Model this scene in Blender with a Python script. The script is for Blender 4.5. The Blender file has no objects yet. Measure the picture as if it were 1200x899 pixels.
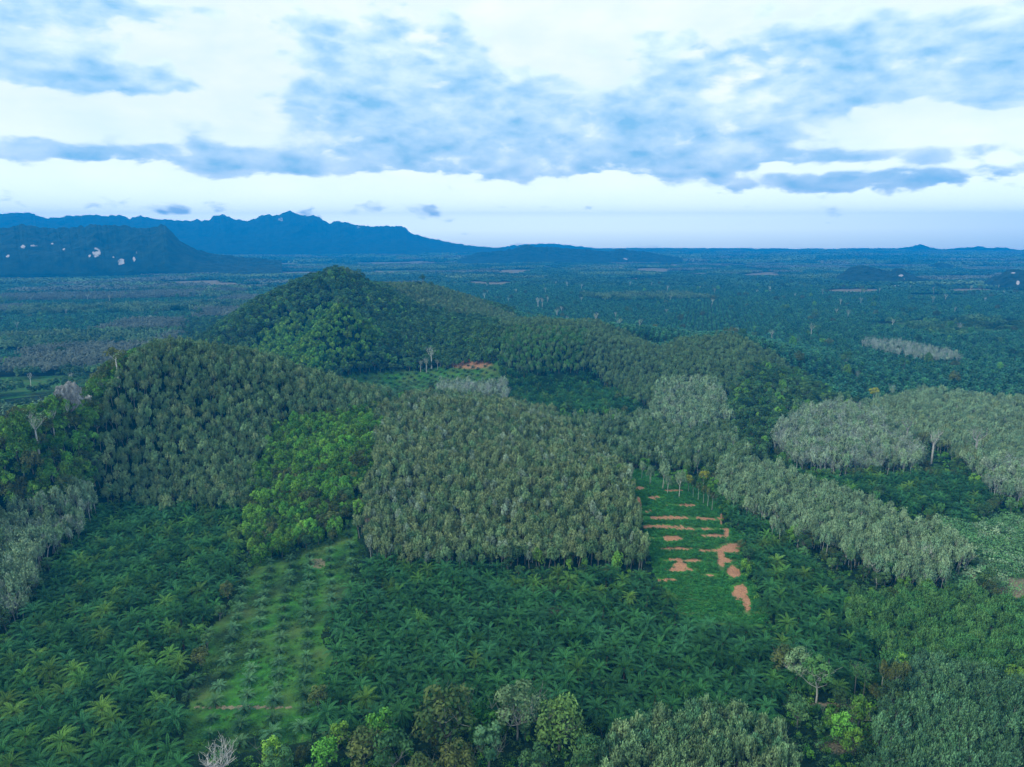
import bpy, math, random
import numpy as np
R = math.radians
rng = np.random.default_rng(7)
random.seed(7)
scene = bpy.context.scene
COL = scene.collection

# ------------------------------------------------------------------ camera frame
F, CX, CY, HOR = 800.0, 600.0, 449.5, 281.0
CAMZ = 150.0
PITCH = math.atan((CY - HOR) / F)
cp_, sp_ = math.cos(PITCH), math.sin(PITCH)

def ray(px, py):
    xc, yc = (px - CX) / F, (CY - py) / F
    return np.array([xc, cp_ + yc * sp_, -sp_ + yc * cp_])

def pt_dist(px, py, dist):
    d = ray(px, py)
    return np.array([0, 0, CAMZ]) + d * dist / math.hypot(d[0], d[1])

def pt_z(px, py, z):
    d = ray(px, py)
    return np.array([0, 0, CAMZ]) + d * (z - CAMZ) / d[2]

def project(x, y, z):
    dz = z - CAMZ
    fw = y * cp_ - dz * sp_
    up = y * sp_ + dz * cp_
    fw = np.where(fw < 1, 1, fw)
    return CX + F * x / fw, CY - F * up / fw

# ------------------------------------------------------------------ terrain
CP = []
def cd(px, py, dist, h=11):
    p = pt_dist(px, py, dist); CP.append((p[0], p[1], max(0, p[2] - h)))
def cz(px, py, z, h=8):
    p = pt_z(px, py, z + h); CP.append((p[0], p[1], z))
def cw(px, dist, z):
    p = pt_dist(px, 400, dist); CP.append((p[0], p[1], z))
# left hill crest and its left skyline
for a in [(190,396,500),(150,414,482),(230,402,502),(270,406,506),(305,412,510),(340,425,510),(380,437,505),(420,454,496),(442,470,478),
          (120,428,468),(90,442,455),(50,466,440),(0,498,420),(-80,540,400)]: cd(*a)
for a in [(190,640,8),(300,620,10),(50,560,4),(420,580,12),(-80,520,2),(190,575,38),(300,560,36),(100,530,26)]: cw(*a)
for a in [(200,480,40),(110,500,34),(280,490,32),(200,540,16),(110,560,12),(200,600,0),(110,620,0),(0,620,0),(20,560,10),(40,700,0),
          (330,500,24),(310,545,12),(300,620,0),(400,505,26),(400,560,15),(390,620,2)]: cz(*a)
# central rubber hill
for a in [(450,477,472),(500,472,478),(560,470,482),(620,484,476),(660,502,464),(700,530,448),(738,556,428)]: cd(*a)
for a in [(500,560,13),(600,570,13),(690,590,11),(500,640,2),(600,655,1),(740,650,3),(760,560,14),(820,590,6),(850,650,3),(840,720,0),(780,720,0)]: cz(*a)
for a in [(500,600,8),(560,600,8),(640,570,6),(700,540,4),(450,600,10)]: cw(*a)
# valley and central mountain
for a in [(400,312,950),(370,324,930),(340,337,912),(310,352,892),(285,374,862),(265,392,840),(430,327,962),(460,342,962),(500,332,1080),(388,317,945),(414,317,955),(445,338,962),(474,352,970),
          (530,342,1062),(560,354,1035),(585,364,1005),(595,372,905),(640,370,885),(700,374,862),(732,380,850),(765,400,832),
          (800,391,822),(850,383,815),(890,397,800),(930,427,782),(970,452,762),(1010,480,735)]: cd(*a)
for a in [(430,432,8),(560,425,18),(500,452,6),(300,415,18),(350,405,26),(450,395,34),(560,395,36),(600,445,9),(700,440,10),(700,470,6),
          (760,440,14),(850,430,22),(850,480,4),(930,500,0),(760,490,3),(650,400,40),(400,350,78),(400,380,48)]: cz(*a)
for a in [(380,1350,2),(500,1380,2),(640,1200,2),(760,1150,0),(880,1080,0),(1000,950,0),(250,1150,0),(200,900,0),(60,800,0),(-60,700,0),
          (400,1130,55),(340,1080,40)]: cw(*a)
for px in (-700,-350,-100,150,400,600,800,1050,1300,1600,2000):
    for d in (110, 190, 1600, 2000): cw(px, d, 0)
for a in [(1000,560),(1150,500),(1100,440),(1100,700),(1190,850),(1250,600),(20,850),(-150,700),(300,850),(500,760),(700,760),(900,800),(950,650),(1050,620),(600,870)]:
    cz(a[0], a[1], 0)
for a in [(-400,500,0),(-400,800,0),(1500,500,0),(1500,800,0),(1200,1000,0),(1000,1250,0),(100,1300,0)]: cw(*a)
CP = np.array(CP)

def tps_fit(P, smooth=.5):
    s = 300.0
    X = P[:, :2] / s
    n = len(X)
    r2 = ((X[:, None] - X[None]) ** 2).sum(-1)
    K = 0.5 * r2 * np.log(r2 + 1e-12) + np.eye(n) * smooth * 1e-3
    A = np.zeros((n + 3, n + 3)); A[:n, :n] = K
    A[:n, n] = 1; A[:n, n+1:] = X; A[n, :n] = 1; A[n+1:, :n] = X.T
    b = np.zeros(n + 3); b[:n] = P[:, 2]
    return X, np.linalg.solve(A, b), s
_X, _W, _S = tps_fit(CP)
def tps(x, y):
    q = np.stack([x, y], -1) / _S
    out = np.empty(len(q))
    for i in range(0, len(q), 20000):
        c = q[i:i+20000]
        r2 = ((c[:, None] - _X[None]) ** 2).sum(-1)
        out[i:i+20000] = (0.5 * r2 * np.log(r2 + 1e-12)) @ _W[:-3] + _W[-3] + c @ _W[-2:]
    return out

def vnoise(x, y, seed=0):
    xi, yi = np.floor(x).astype(np.int64), np.floor(y).astype(np.int64)
    fx, fy = x - xi, y - yi
    fx, fy = fx*fx*(3-2*fx), fy*fy*(3-2*fy)
    def h(a, b):
        n = (a * 374761393 + b * 668265263 + seed * 1442695041) & 0x7fffffff
        n = ((n ^ (n >> 13)) * 1274126177) & 0x7fffffff
        return ((n ^ (n >> 16)) & 0xffff) / 65535.0
    return (h(xi,yi)*(1-fx)+h(xi+1,yi)*fx)*(1-fy) + (h(xi,yi+1)*(1-fx)+h(xi+1,yi+1)*fx)*fy
def fbm(x, y, o=4, seed=0):
    s, a, t = 0, 0.5, 0
    for k in range(o):
        s = s + a * vnoise(x * 2**k, y * 2**k, seed + k); t += a; a *= 0.5
    return s / t

GX0, GY0, GSTEP, GNX, GNY = -1600.0, -100.0, 5.0, 641, 441
_gx, _gy = np.meshgrid(GX0 + np.arange(GNX)*GSTEP, GY0 + np.arange(GNY)*GSTEP)
_gz = tps(_gx.ravel(), _gy.ravel()).reshape(_gx.shape)
_gz = np.where(_gz > 0, _gz, _gz * 0.05)
_gr = np.hypot(_gx, _gy)
_fade = np.clip((2000 - _gr) / 500, 0, 1) * np.clip((1550 - np.abs(_gx)) / 300, 0, 1) * np.clip((_gr - 70) / 60, 0, 1)
_gz = np.maximum(_gz * _fade, -2.0)
_gz += (fbm(_gx/60, _gy/60, 3, 5) - .5) * 5.0 * np.clip(_gz/15, 0.1, 1)

TERR = [(735,548),(762,550),(838,580),(872,650),(902,730),(800,736),(762,668),(745,600)]
def height(x, y):
    x = np.asarray(x, float); y = np.asarray(y, float)
    u = np.clip((x - GX0) / GSTEP, 0, GNX - 1.001); v = np.clip((y - GY0) / GSTEP, 0, GNY - 1.001)
    i, j = u.astype(int), v.astype(int); fu, fv = u - i, v - j
    z = (_gz[j,i]*(1-fu)+_gz[j,i+1]*fu)*(1-fv) + (_gz[j+1,i]*(1-fu)+_gz[j+1,i+1]*fu)*fv
    r = np.hypot(x, y)
    far = np.clip((r - 1500) / 1000, 0, 1)
    z = z + far * ((fbm(x/500, y/500, 3, 9) - .45) * 14) + np.clip((r - 4500) / 5000, 0, 1) * 22
    return z

def inpoly(px, py, poly):
    c = np.zeros(px.shape, bool)
    n = len(poly)
    for k in range(n):
        x1, y1 = poly[k]; x2, y2 = poly[(k+1) % n]
        if y1 == y2: continue
        c ^= ((y1 > py) != (y2 > py)) & (px < (x2-x1)*(py-y1)/(y2-y1)+x1)
    return c

# ------------------------------------------------------------------ plots of land: (class, distance range, outline of the ground in the survey frame)
PLOTS = [
 # name, cover, dmin, dmax, polygon
 ('hill_forest','D', 690, 1400, [(230,300),(400,280),(520,300),(600,350),(600,440),(430,450),(200,440)]),
 ('bright_forest','J', 690, 1000, [(285,420),(310,390),(345,368),(400,360),(440,380),(450,400),(430,420),(380,440),(300,440)]),
 ('peak_rubber','Rh', 690, 1400, [(395,320),(440,330),(500,365),(600,380),(600,372),(540,345),(480,335),(420,300)]),
 ('ridge_rubber','Rh', 540, 1000, [(585,376),(640,379),(700,382),(732,390),(765,411),(800,402),(850,393),(890,408),(930,437),(970,461),(1005,485),(960,500),(880,470),(770,478),(740,470),(690,432),(640,440),(590,430)]),
 ('light_rubber','M2', 640, 1000, [(588,384),(640,386),(690,390),(680,430),(640,440),(588,425)]),
 ('flank_forest','D', 480, 1300, [(880,430),(930,437),(970,461),(1020,492),(1020,500),(920,505),(890,540),(850,520),(850,470)]),
 ('valley_palms','P', 560, 800, [(585,430),(640,445),(690,436),(760,480),(740,505),(650,500),(585,470)]),
 ('valley_clearing','Yv', 560, 760, [(430,436),(520,430),(545,424),(585,424),(588,455),(560,470),(420,470),(400,440)]),
 ('valley_grey','G', 560, 700, [(515,458),(590,455),(595,478),(515,478)]),
 ('back_rubber','R3', 440, 640, [(640,500),(760,490),(850,500),(880,540),(820,560),(740,556),(700,530)]),
 ('pale_grove','G2', 440, 640, [(765,470),(790,440),(845,455),(855,500),(800,510),(760,500)]),
 ('far_right_rubber','R3', 440, 760, [(1010,480),(1080,462),(1200,468),(1300,470),(1300,552),(1140,548),(1080,520),(1030,505)]),
 ('grey_oval','G', 400, 700, [(905,515),(940,488),(990,480),(1020,490),(1080,535),(1080,550),(1000,556),(930,548)]),
 ('grey_edge','G2', 380, 700, [(1140,552),(1180,545),(1300,550),(1300,600),(1200,595),(1150,575)]),
 ('right_palms','P', 360, 700, [(890,552),(1000,560),(1090,552),(1140,560),(1180,588),(1120,612),(1050,592),(960,566)]),
 ('scrub','S', 250, 480, [(1090,600),(1140,608),(1300,590),(1300,720),(1150,690),(1100,680)]),
 ('left_slope_forest','J', 330, 560, [(192,392),(140,400),(60,430),(-80,520),(-80,600),(60,588),(110,570),(118,520),(130,470)]),
 ('left_rubber','R', 330, 570, [(192,385),(128,452),(112,560),(128,585),(200,590),(285,592),(305,545),(318,500),(345,484),(440,480),(455,462),(400,425),(300,395)]),
 ('gully_forest','J2', 300, 520, [(345,492),(445,478),(442,560),(418,596),(392,630),(330,642),(296,652),(282,630),(290,592),(312,540),(325,505)]),
 ('left_grey_rubber','G3', 270, 480, [(-80,590),(60,588),(112,575),(120,605),(70,640),(50,660),(45,700),(20,730),(-80,750)]),
 ('left_palms','P1', 120, 460, [(122,590),(288,596),(284,640),(262,690),(238,740),(212,800),(200,960),(-150,960),(-150,790),(15,745),(50,690),(75,640)]),
 ('central_rubber','R2', 290, 540, [(442,478),(500,460),(560,458),(640,478),(705,525),(742,560),(750,610),(760,668),(600,672),(500,660),(428,645),(425,610),(440,560)]),
 ('young_palms','Y', 150, 400, [(272,690),(296,652),(345,640),(395,628),(422,600),(428,640),(402,700),(385,760),(372,865),(208,880),(225,800)]),
 ('central_palms','P2', 150, 380, [(430,646),(600,674),(760,670),(800,728),(888,728),(930,790),(905,850),(730,860),(700,850),(640,850),(480,850),(375,862),(388,760),(404,700)]),
 ('terrace','T', 230, 460, TERR),
 ('palm_strip','P3', 200, 460, [(840,572),(862,582),(935,642),(1012,735),(1062,790),(1000,815),(940,800),(908,738),(880,655)]),
 ('strip_rubber','R4', 260, 480, [(832,566),(860,545),(900,553),(1000,588),(1090,630),(1135,660),(1095,692),(1010,668),(930,628),(860,585)]),
 ('green_rubber','M', 190, 330, [(985,700),(1060,695),(1150,702),(1320,740),(1320,790),(1090,790),(1040,780)]),
 ('near_rubber','R5', 90, 260, [(1045,795),(1090,788),(1320,775),(1320,990),(1030,990),(1035,860)]),
 ('front_rubber','R6', 90, 240, [(690,990),(715,900),(760,860),(850,845),(910,865),(985,990)]),
 ('front_trees','B', 90, 240, [(330,880),(380,872),(480,860),(640,852),(700,870),(690,990),(300,990)]),
 ('corner_trees','B2', 90, 260, [(905,850),(930,800),(1000,815),(1040,795),(1035,990),(985,990),(910,865)]),
]
COVER = ['far'] + [p[0] for p in PLOTS]
def classify(x, y, h=3.0):
    z = height(x, y)
    px, py = project(x, y, z + h)
    r = np.hypot(x, y)
    wob = np.clip(420/np.maximum(r, 1), .35, 1.5)
    px = px + (fbm(x/16, y/16, 2, 61) - .5)*22*wob; py = py + (fbm(x/16, y/16, 2, 62) - .5)*15*wob
    out = np.zeros(x.shape, int)
    for k, (nm, cv, d0, d1, poly) in enumerate(PLOTS):
        m = inpoly(px, py, poly) & (r > d0) & (r < d1) & (y > 0)
        out[m] = k + 1
    return out
def pid(*names): return [COVER.index(n) for n in names]

# ------------------------------------------------------------------ materials
def new_mat(name):
    m = bpy.data.materials.new(name); m.use_nodes = True
    nt = m.node_tree; nt.nodes.clear()
    out = nt.nodes.new('ShaderNodeOutputMaterial')
    b = nt.nodes.new('ShaderNodeBsdfPrincipled')
    nt.links.new(b.outputs[0], out.inputs[0])
    return m, nt, b
def N(nt, t, **kw):
    n = nt.nodes.new(t)
    for k, v in kw.items(): setattr(n, k, v)
    return n
def math_(nt, op, a, b=None, c=None, clamp=False):
    n = nt.nodes.new('ShaderNodeMath'); n.operation = op; n.use_clamp = clamp
    for i, v in enumerate((a, b, c)):
        if v is None: continue
        if isinstance(v, (int, float)): n.inputs[i].default_value = v
        else: nt.links.new(v, n.inputs[i])
    return n.outputs[0]
def mixc(nt, f, a, b, blend='MIX'):
    n = nt.nodes.new('ShaderNodeMix'); n.data_type = 'RGBA'; n.blend_type = blend
    for s, v in ((0, f), (6, a), (7, b)):
        if isinstance(v, (int, float)): n.inputs[s].default_value = v
        elif isinstance(v, tuple): n.inputs[s].default_value = v + (1,) if len(v) == 3 else v
        else: nt.links.new(v, n.inputs[s])
    return n.outputs[2]

_lm = {}
def leaf_mat(name, a, b, var=0.35, spec=0.06, rough=0.6, trans=0.0):
    """Foliage: each leaf cluster has its own tint between two leaf colours, each plant a little shift of its own."""
    if name in _lm: return _lm[name]
    m, nt, bs = new_mat(name)
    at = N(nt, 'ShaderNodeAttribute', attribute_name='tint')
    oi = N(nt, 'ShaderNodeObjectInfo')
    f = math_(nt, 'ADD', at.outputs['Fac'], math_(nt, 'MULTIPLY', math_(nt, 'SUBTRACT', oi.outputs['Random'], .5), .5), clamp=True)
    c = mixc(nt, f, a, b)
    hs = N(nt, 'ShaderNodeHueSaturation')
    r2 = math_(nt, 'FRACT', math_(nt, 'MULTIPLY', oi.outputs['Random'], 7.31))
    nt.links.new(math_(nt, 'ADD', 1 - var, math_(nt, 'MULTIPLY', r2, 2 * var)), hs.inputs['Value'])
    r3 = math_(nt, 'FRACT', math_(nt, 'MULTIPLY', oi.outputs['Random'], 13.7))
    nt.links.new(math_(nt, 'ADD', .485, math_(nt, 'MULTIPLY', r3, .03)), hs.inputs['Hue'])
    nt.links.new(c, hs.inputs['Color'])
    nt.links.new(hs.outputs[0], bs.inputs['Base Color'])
    bs.inputs['Roughness'].default_value = rough
    bs.inputs['Specular IOR Level'].default_value = spec
    _lm[name] = m
    return m
def plain_mat(name, a, b=None, scale=2.0, rough=.8, stretch=1.0):
    if name in _lm: return _lm[name]
    m, nt, bs = new_mat(name)
    tc = N(nt, 'ShaderNodeTexCoord'); mp = N(nt, 'ShaderNodeMapping'); mp.inputs['Scale'].default_value = (1, 1, stretch)
    nz = N(nt, 'ShaderNodeTexNoise'); nz.inputs['Scale'].default_value = scale; nz.inputs['Detail'].default_value = 5
    nt.links.new(tc.outputs['Object'], mp.inputs[0]); nt.links.new(mp.outputs[0], nz.inputs['Vector'])
    f = math_(nt, 'MULTIPLY_ADD', nz.outputs['Fac'], 2.2, -.6, clamp=True)
    hs = N(nt, 'ShaderNodeHueSaturation'); oi = N(nt, 'ShaderNodeObjectInfo')
    nt.links.new(math_(nt, 'MULTIPLY_ADD', math_(nt, 'FRACT', math_(nt, 'MULTIPLY', oi.outputs['Random'], 5.7)), .7, .6), hs.inputs['Value'])
    nt.links.new(mixc(nt, f, a, b or tuple(v*.6 for v in a)), hs.inputs['Color']); nt.links.new(hs.outputs[0], bs.inputs['Base Color'])
    bs.inputs['Roughness'].default_value = rough
    _lm[name] = m
    return m

L_PALM   = lambda: leaf_mat('palm_leaf', (0.005,0.039,0.013), (0.044,0.162,0.050))
L_PALM_Y = lambda: leaf_mat('palm_leaf_yellow_green', (.018,.088,.022), (.105,.235,.042))
L_PALM_T = lambda: leaf_mat('palm_leaf_young', (.006,.050,.022), (.085,.20,.085))
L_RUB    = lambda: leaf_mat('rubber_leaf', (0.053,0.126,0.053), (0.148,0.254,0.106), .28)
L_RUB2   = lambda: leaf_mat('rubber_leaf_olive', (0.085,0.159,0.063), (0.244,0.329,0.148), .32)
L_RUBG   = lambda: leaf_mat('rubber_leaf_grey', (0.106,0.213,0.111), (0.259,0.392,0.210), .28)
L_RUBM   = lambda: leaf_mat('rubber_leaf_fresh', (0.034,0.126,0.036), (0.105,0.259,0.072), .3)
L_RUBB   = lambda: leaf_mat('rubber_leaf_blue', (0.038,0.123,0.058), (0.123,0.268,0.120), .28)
L_JUN    = lambda: leaf_mat('jungle_leaf', (0.023,0.106,0.020), (0.138,0.328,0.042), .45)
L_DARK   = lambda: leaf_mat('forest_leaf', (0.022,0.083,0.031), (0.087,0.184,0.060), .5)
L_YEL    = lambda: leaf_mat('yellow_leaf', (.12,.18,.02), (.25,.30,.04), .2)
L_OLIVE  = lambda: leaf_mat('olive_leaf', (.040,.080,.025), (.120,.155,.045), .3)
L_DEAD   = lambda: leaf_mat('sparse_leaf', (0.138,0.225,0.138), (0.312,0.425,0.287), .3)
B_PALE   = lambda: plain_mat('pale_bark', (.52,.53,.48), (.32,.34,.30), 1.2)
B_GREY   = lambda: plain_mat('grey_bark', (.20,.21,.18), (.10,.11,.09), 1.5)
B_BROWN  = lambda: plain_mat('brown_bark', (.13,.095,.06), (.06,.045,.03), 2)
B_TWIG   = lambda: plain_mat('twig', (.38,.43,.41), (.26,.30,.28), 1)

# ------------------------------------------------------------------ mesh building
class MB:
    def __init__(s): s.v, s.f, s.t, s.m, s.n = [], [], [], [], 0
    def add(s, v, f, tint=0.5, mi=0):
        v = np.asarray(v, float); s.v.append(v)
        f = [tuple(int(i) + s.n for i in q) for q in f]
        s.f += f; s.n += len(v)
        s.t += list(tint) if hasattr(tint, '__len__') else [tint] * len(f)
        s.m += [mi] * len(f)
    def quads(s, Q, tint, mi=0):                      # Q: (n,4,3)
        n = len(Q); s.v.append(Q.reshape(-1, 3))
        idx = np.arange(n*4).reshape(n, 4) + s.n
        s.f += [tuple(r) for r in idx.tolist()]; s.n += n*4
        s.t += list(np.broadcast_to(tint, (n,))); s.m += [mi]*n
    def tube(s, pts, rad, sides=5, tint=.5, mi=0):
        pts = np.asarray(pts, float); n = len(pts); V = []
        for i in range(n):
            d = pts[min(i+1, n-1)] - pts[max(i-1, 0)]; d = d / (np.linalg.norm(d) + 1e-9)
            a = np.cross(d, (0, 0, 1) if abs(d[2]) < .9 else (1, 0, 0)); a /= np.linalg.norm(a); b = np.cross(d, a)
            for k in range(sides):
                t = 2*math.pi*k/sides
                V.append(pts[i] + rad[i]*(a*math.cos(t) + b*math.sin(t)))
        fs = [(i*sides+k, i*sides+(k+1) % sides, (i+1)*sides+(k+1) % sides, (i+1)*sides+k) for i in range(n-1) for k in range(sides)]
        s.add(V, fs, tint, mi)
    def mesh(s, name, mats):
        me = bpy.data.meshes.new(name)
        V = np.concatenate(s.v) if s.v else np.zeros((0, 3))
        me.from_pydata(V.tolist(), [], s.f)
        a = me.attributes.new('tint', 'FLOAT', 'FACE'); a.data.foreach_set('value', np.asarray(s.t, np.float32))
        me.polygons.foreach_set('material_index', np.asarray(s.m, np.int32))
        for m in mats: me.materials.append(m)
        me.update()
        return me
def unit(v): return v / (np.linalg.norm(v, axis=-1, keepdims=True) + 1e-9)
def cards(C, nrm, L, W, g, up=0.0):
    """Leaf-shaped rhombs centred at C facing nrm."""
    n = len(C)
    nrm = unit(nrm)
    t = unit(np.cross(nrm, unit(g.normal(size=(n, 3)))))
    if up: t = unit(t*(1 - up) + np.array([0, 0, up]))
    b = unit(np.cross(nrm, t))
    L = np.broadcast_to(L, (n,))[:, None]; W = np.broadcast_to(W, (n,))[:, None]
    return np.stack([C - t*L, C + b*W - t*L*.1, C + t*L, C - b*W - t*L*.1], 1)

class Proto:
    """One kind of plant: a trunk mesh, a crown mesh, and a joined one for massed growth."""
    def __init__(s, name, trunk, crown, bark, leaf):
        s.trunk = trunk.mesh(name + '_trunk', [bark]) if trunk else None
        s.crown = crown.mesh(name + '_crown', [leaf]) if crown else None
        j = MB()
        for mb, mi in ((crown, 0), (trunk, 1)):
            if mb and mb.v:
                n0 = j.n; j.v += mb.v; j.f += [tuple(i + n0 for i in q) for q in mb.f]; j.n += mb.n; j.t += mb.t; j.m += [mi]*len(mb.f)
        s.full = bpy.data.objects.new(name + '_source', j.mesh(name, [leaf, bark]))

def palm(name, leaf, nf=40, L=5.8, trunk_h=4.5, nl=14, seed=0, young=False, old=-30, lw=.2):
    g = np.random.default_rng(seed); T, C = MB(), MB()
    T.tube([(0,0,-.6),(0,0,trunk_h*.5),(.1,0,trunk_h)], [.42,.36,.34], 7)
    for i in range(nf):
        q = i / (nf - 1)
        az = i*2.39996 + g.normal()*.15
        el = R(82 - (82 - old)*q**.8 + g.normal()*6)
        ln = L*(.75 + .35*math.sin(math.pi*min(1, q*.9 + .15)))*g.uniform(.9, 1.08)
        n = 7; pts = [np.array([0, 0, trunk_h])]; e = el
        bend = R(g.uniform(65, 105))*(1 - .45*q)
        h = np.array([math.cos(az), math.sin(az), 0])
        for k in range(n):
            e2 = e - bend*((k + .5)/n)**1.3
            pts.append(pts[-1] + ln/n*(h*math.cos(e2) + np.array([0, 0, math.sin(e2)])))
        pts = np.array(pts)
        side = np.array([-math.sin(az), math.cos(az), 0])
        tint = (1.0 if q < .10 else .70 - .55*q) + g.normal()*.10
        t = np.linspace(.14, 1, nl)
        P = np.stack([np.interp(t*n, np.arange(n+1), pts[:, a]) for a in range(3)], 1)
        D = unit(np.gradient(P, axis=0)); U = np.cross(D, side); U = U*np.sign(U[:, 2:3] + 1e-6)
        ll = ((.95 if young else .72)*np.sin(math.pi*np.clip(t*.86 + .1, 0, 1))**.7 + .10)*L/5.6
        Q = []
        for s in (-1, 1):
            d = unit(side*s*.85 + D*.55 + U*.22 + g.normal(size=(nl, 3))*.10)
            tip = P + d*ll[:, None]; tip[:, 2] -= .18*ll
            w = D*(ln/nl*.5*lw/.2*.8)
            mid = P + d*ll[:, None]*.5
            Q.append(np.stack([P - w*.6, mid - w, tip, mid + w], 1))
        C.quads(np.concatenate(Q), np.clip(tint, 0, 1))
    return Proto(name, T, C, B_BROWN(), leaf)

def branches(T, base, top_r, n, L, g, r0, lift=(40, 70), depth=1, mi=0, col=.5, sides=4, spread=.5):
    tips = []
    az0 = g.uniform(0, 6.28)
    for k in range(n):
        az = az0 + 6.283*k/n + g.normal()*.3; el = R(g.uniform(*lift))
        d = np.array([math.cos(az)*math.cos(el), math.sin(az)*math.cos(el), math.sin(el)])
        l = L*g.uniform(.75, 1.15)
        p1 = base + d*l*.5 + g.normal(size=3)*.06*l
        p2 = base + d*l + np.array([0, 0, .12*l]) + g.normal(size=3)*.06*l
        T.tube([base, p1, p2], [r0, r0*.7, r0*.35], sides, col, mi)
        tips += [p1, p2]
        if depth > 1: tips += branches(T, p1, 0, max(2, n-1), L*spread, g, r0*.5, (lift[0]-10, lift[1]+10), depth-1, mi, col, 3, spread)
        if depth > 1: tips += branches(T, p2, 0, max(2, n-1), L*spread, g, r0*.35, (lift[0]-10, lift[1]+10), depth-1, mi, col, 3, spread)
    return tips

def rubber(name, leaf, seed=0, H=13.5, rad=2.25, base=5.2, dens=1.0, bark=None, twigs=10, leafy=True, cs=.42):
    g = np.random.default_rng(seed); T, C = MB(), MB()
    lean = g.normal(size=2)*.35
    top = np.array([lean[0], lean[1], base])
    T.tube([(0,0,-.8), (lean[0]*.4, lean[1]*.4, base*.5), top], [.20,.16,.13], 5)
    tips = branches(T, top, 0, 4, (H-base)*.55, g, .10, (55, 80), 1)
    for k in range(twigs):
        b = tips[int(g.integers(len(tips)))]
        d = np.array([g.normal()*.42, g.normal()*.42, 1.0])
        T.tube([b, b + d*(H-base)*.28], [.05, .018], 3)
    nt = int(30*dens); cz = base + (H - base)*.48; hz = (H - base)*.52
    for k in range(nt):
        d = unit(g.normal(size=3)); d[2] = d[2] if d[2] > -.45 else -d[2]
        q = g.uniform(.55, 1.08)
        c = np.array([lean[0], lean[1], cz]) + d*q*np.array([rad, rad, hz])
        n = 24
        P = c + g.normal(size=(n, 3))*np.array([.30, .30, .70])
        nr_ = np.array([d[0]*.8, d[1]*.8, max(d[2], 0)*.6 + .75])
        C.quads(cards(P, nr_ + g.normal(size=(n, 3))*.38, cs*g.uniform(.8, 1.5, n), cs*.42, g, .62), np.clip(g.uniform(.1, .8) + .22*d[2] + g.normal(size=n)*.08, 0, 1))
    return Proto(name, T, C, bark or B_GREY(), leaf)

def bare(name, leaf, seed=0, H=12, rad=2.6, base=4, dens=.35, bark=None, n=5, thick=.09, tw=46, lift=(56, 80)):
    """A nearly leafless tree: pale upward limbs and twigs with a little foliage left."""
    g = np.random.default_rng(seed); T, C = MB(), MB()
    top = np.array([g.normal()*.3, g.normal()*.3, base])
    T.tube([(0,0,-.8), top*.5, top], [thick*2.2, thick*1.9, thick*1.5], 5)
    tips = branches(T, top, 0, n, (H-base)*.55, g, thick, lift, 2, spread=.6)
    for k in range(tw):
        b = tips[int(g.integers(len(tips)))]
        T.tube([b, b + np.array([g.normal()*.55, g.normal()*.55, g.uniform(.6, 1.4)])*1.5], [.055, .02], 3)
    m = int(300*dens)
    if m:
        B = np.array(tips)[g.integers(len(tips), size=m)]
        P = B + g.normal(size=(m, 3))*np.array([.7, .7, .9])
        C.quads(cards(P, g.normal(size=(m, 3)) + np.array([0, 0, .8]), .36*g.uniform(.7, 1.3, m), .17, g), g.uniform(.1, .9, m))
    return Proto(name, T, C if m else None, bark or B_TWIG(), leaf)

def broad(name, leaf, seed=0, H=12, rad=5, base=4.5, lobes=11, cs=.5, bark=None, droop=0.0, flat=1.0, per=85, limb=5, thick=.28, dome=.5):
    g = np.random.default_rng(seed); T, C = MB(), MB()
    top = np.array([g.normal()*.4, g.normal()*.4, base])
    T.tube([(0,0,-1), top*.5 + g.normal(size=3)*.1, top], [thick*1.2, thick, thick*.8], 6)
    branches(T, top, 0, limb, (H-base)*.6, g, thick*.45, (30, 65), 2, spread=.55)
    cz0 = (H + base)/2; hz = (H - base)/2
    for k in range(lobes):
        u = (k + .5)/lobes
        a = k*2.39996 + g.normal()*.4
        zz = 1 - 1.7*u*1.0
        rr = math.sqrt(max(0, 1 - zz*zz*.8))*rad*g.uniform(.5, .95)
        c = np.array([top[0] + rr*math.cos(a), top[1] + rr*math.sin(a), cz0 + zz*hz*.75*flat + g.normal()*.3])
        lr = rad*g.uniform(.34, .55)
        n = per
        d = unit(g.normal(size=(n, 3))); d[:, 2] = np.where(d[:, 2] < -.35, -d[:, 2], d[:, 2])
        P = c + d*lr*np.array([1, 1, dome + .35])*g.uniform(.7, 1.08, (n, 1))
        if droop: P[:, 2] -= droop*np.hypot(P[:, 0]-top[0], P[:, 1]-top[1])/rad*g.uniform(.3, 1.3, n)
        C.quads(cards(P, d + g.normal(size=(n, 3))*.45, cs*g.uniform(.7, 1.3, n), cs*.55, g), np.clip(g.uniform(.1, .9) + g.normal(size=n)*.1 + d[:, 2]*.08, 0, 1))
    return Proto(name, T, C, bark or B_GREY(), leaf)

def bush(name, leaf, seed=0, r=1.4, h=1.3, n=110, cs=.28):
    g = np.random.default_rng(seed); C = MB()
    for k in range(5):
        c = np.array([g.normal()*r*.45, g.normal()*r*.45, h*.35])
        m = n//5
        d = unit(g.normal(size=(m, 3))); d[:, 2] = np.abs(d[:, 2])
        C.quads(cards(c + d*np.array([r*.6, r*.6, h*.7]), d + g.normal(size=(m, 3))*.4, cs*g.uniform(.7, 1.3, m), cs*.5, g), np.clip(g.uniform(.1, .9) + g.normal(size=m)*.1, 0, 1))
    return Proto(name, None, C, B_BROWN(), leaf)

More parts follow.
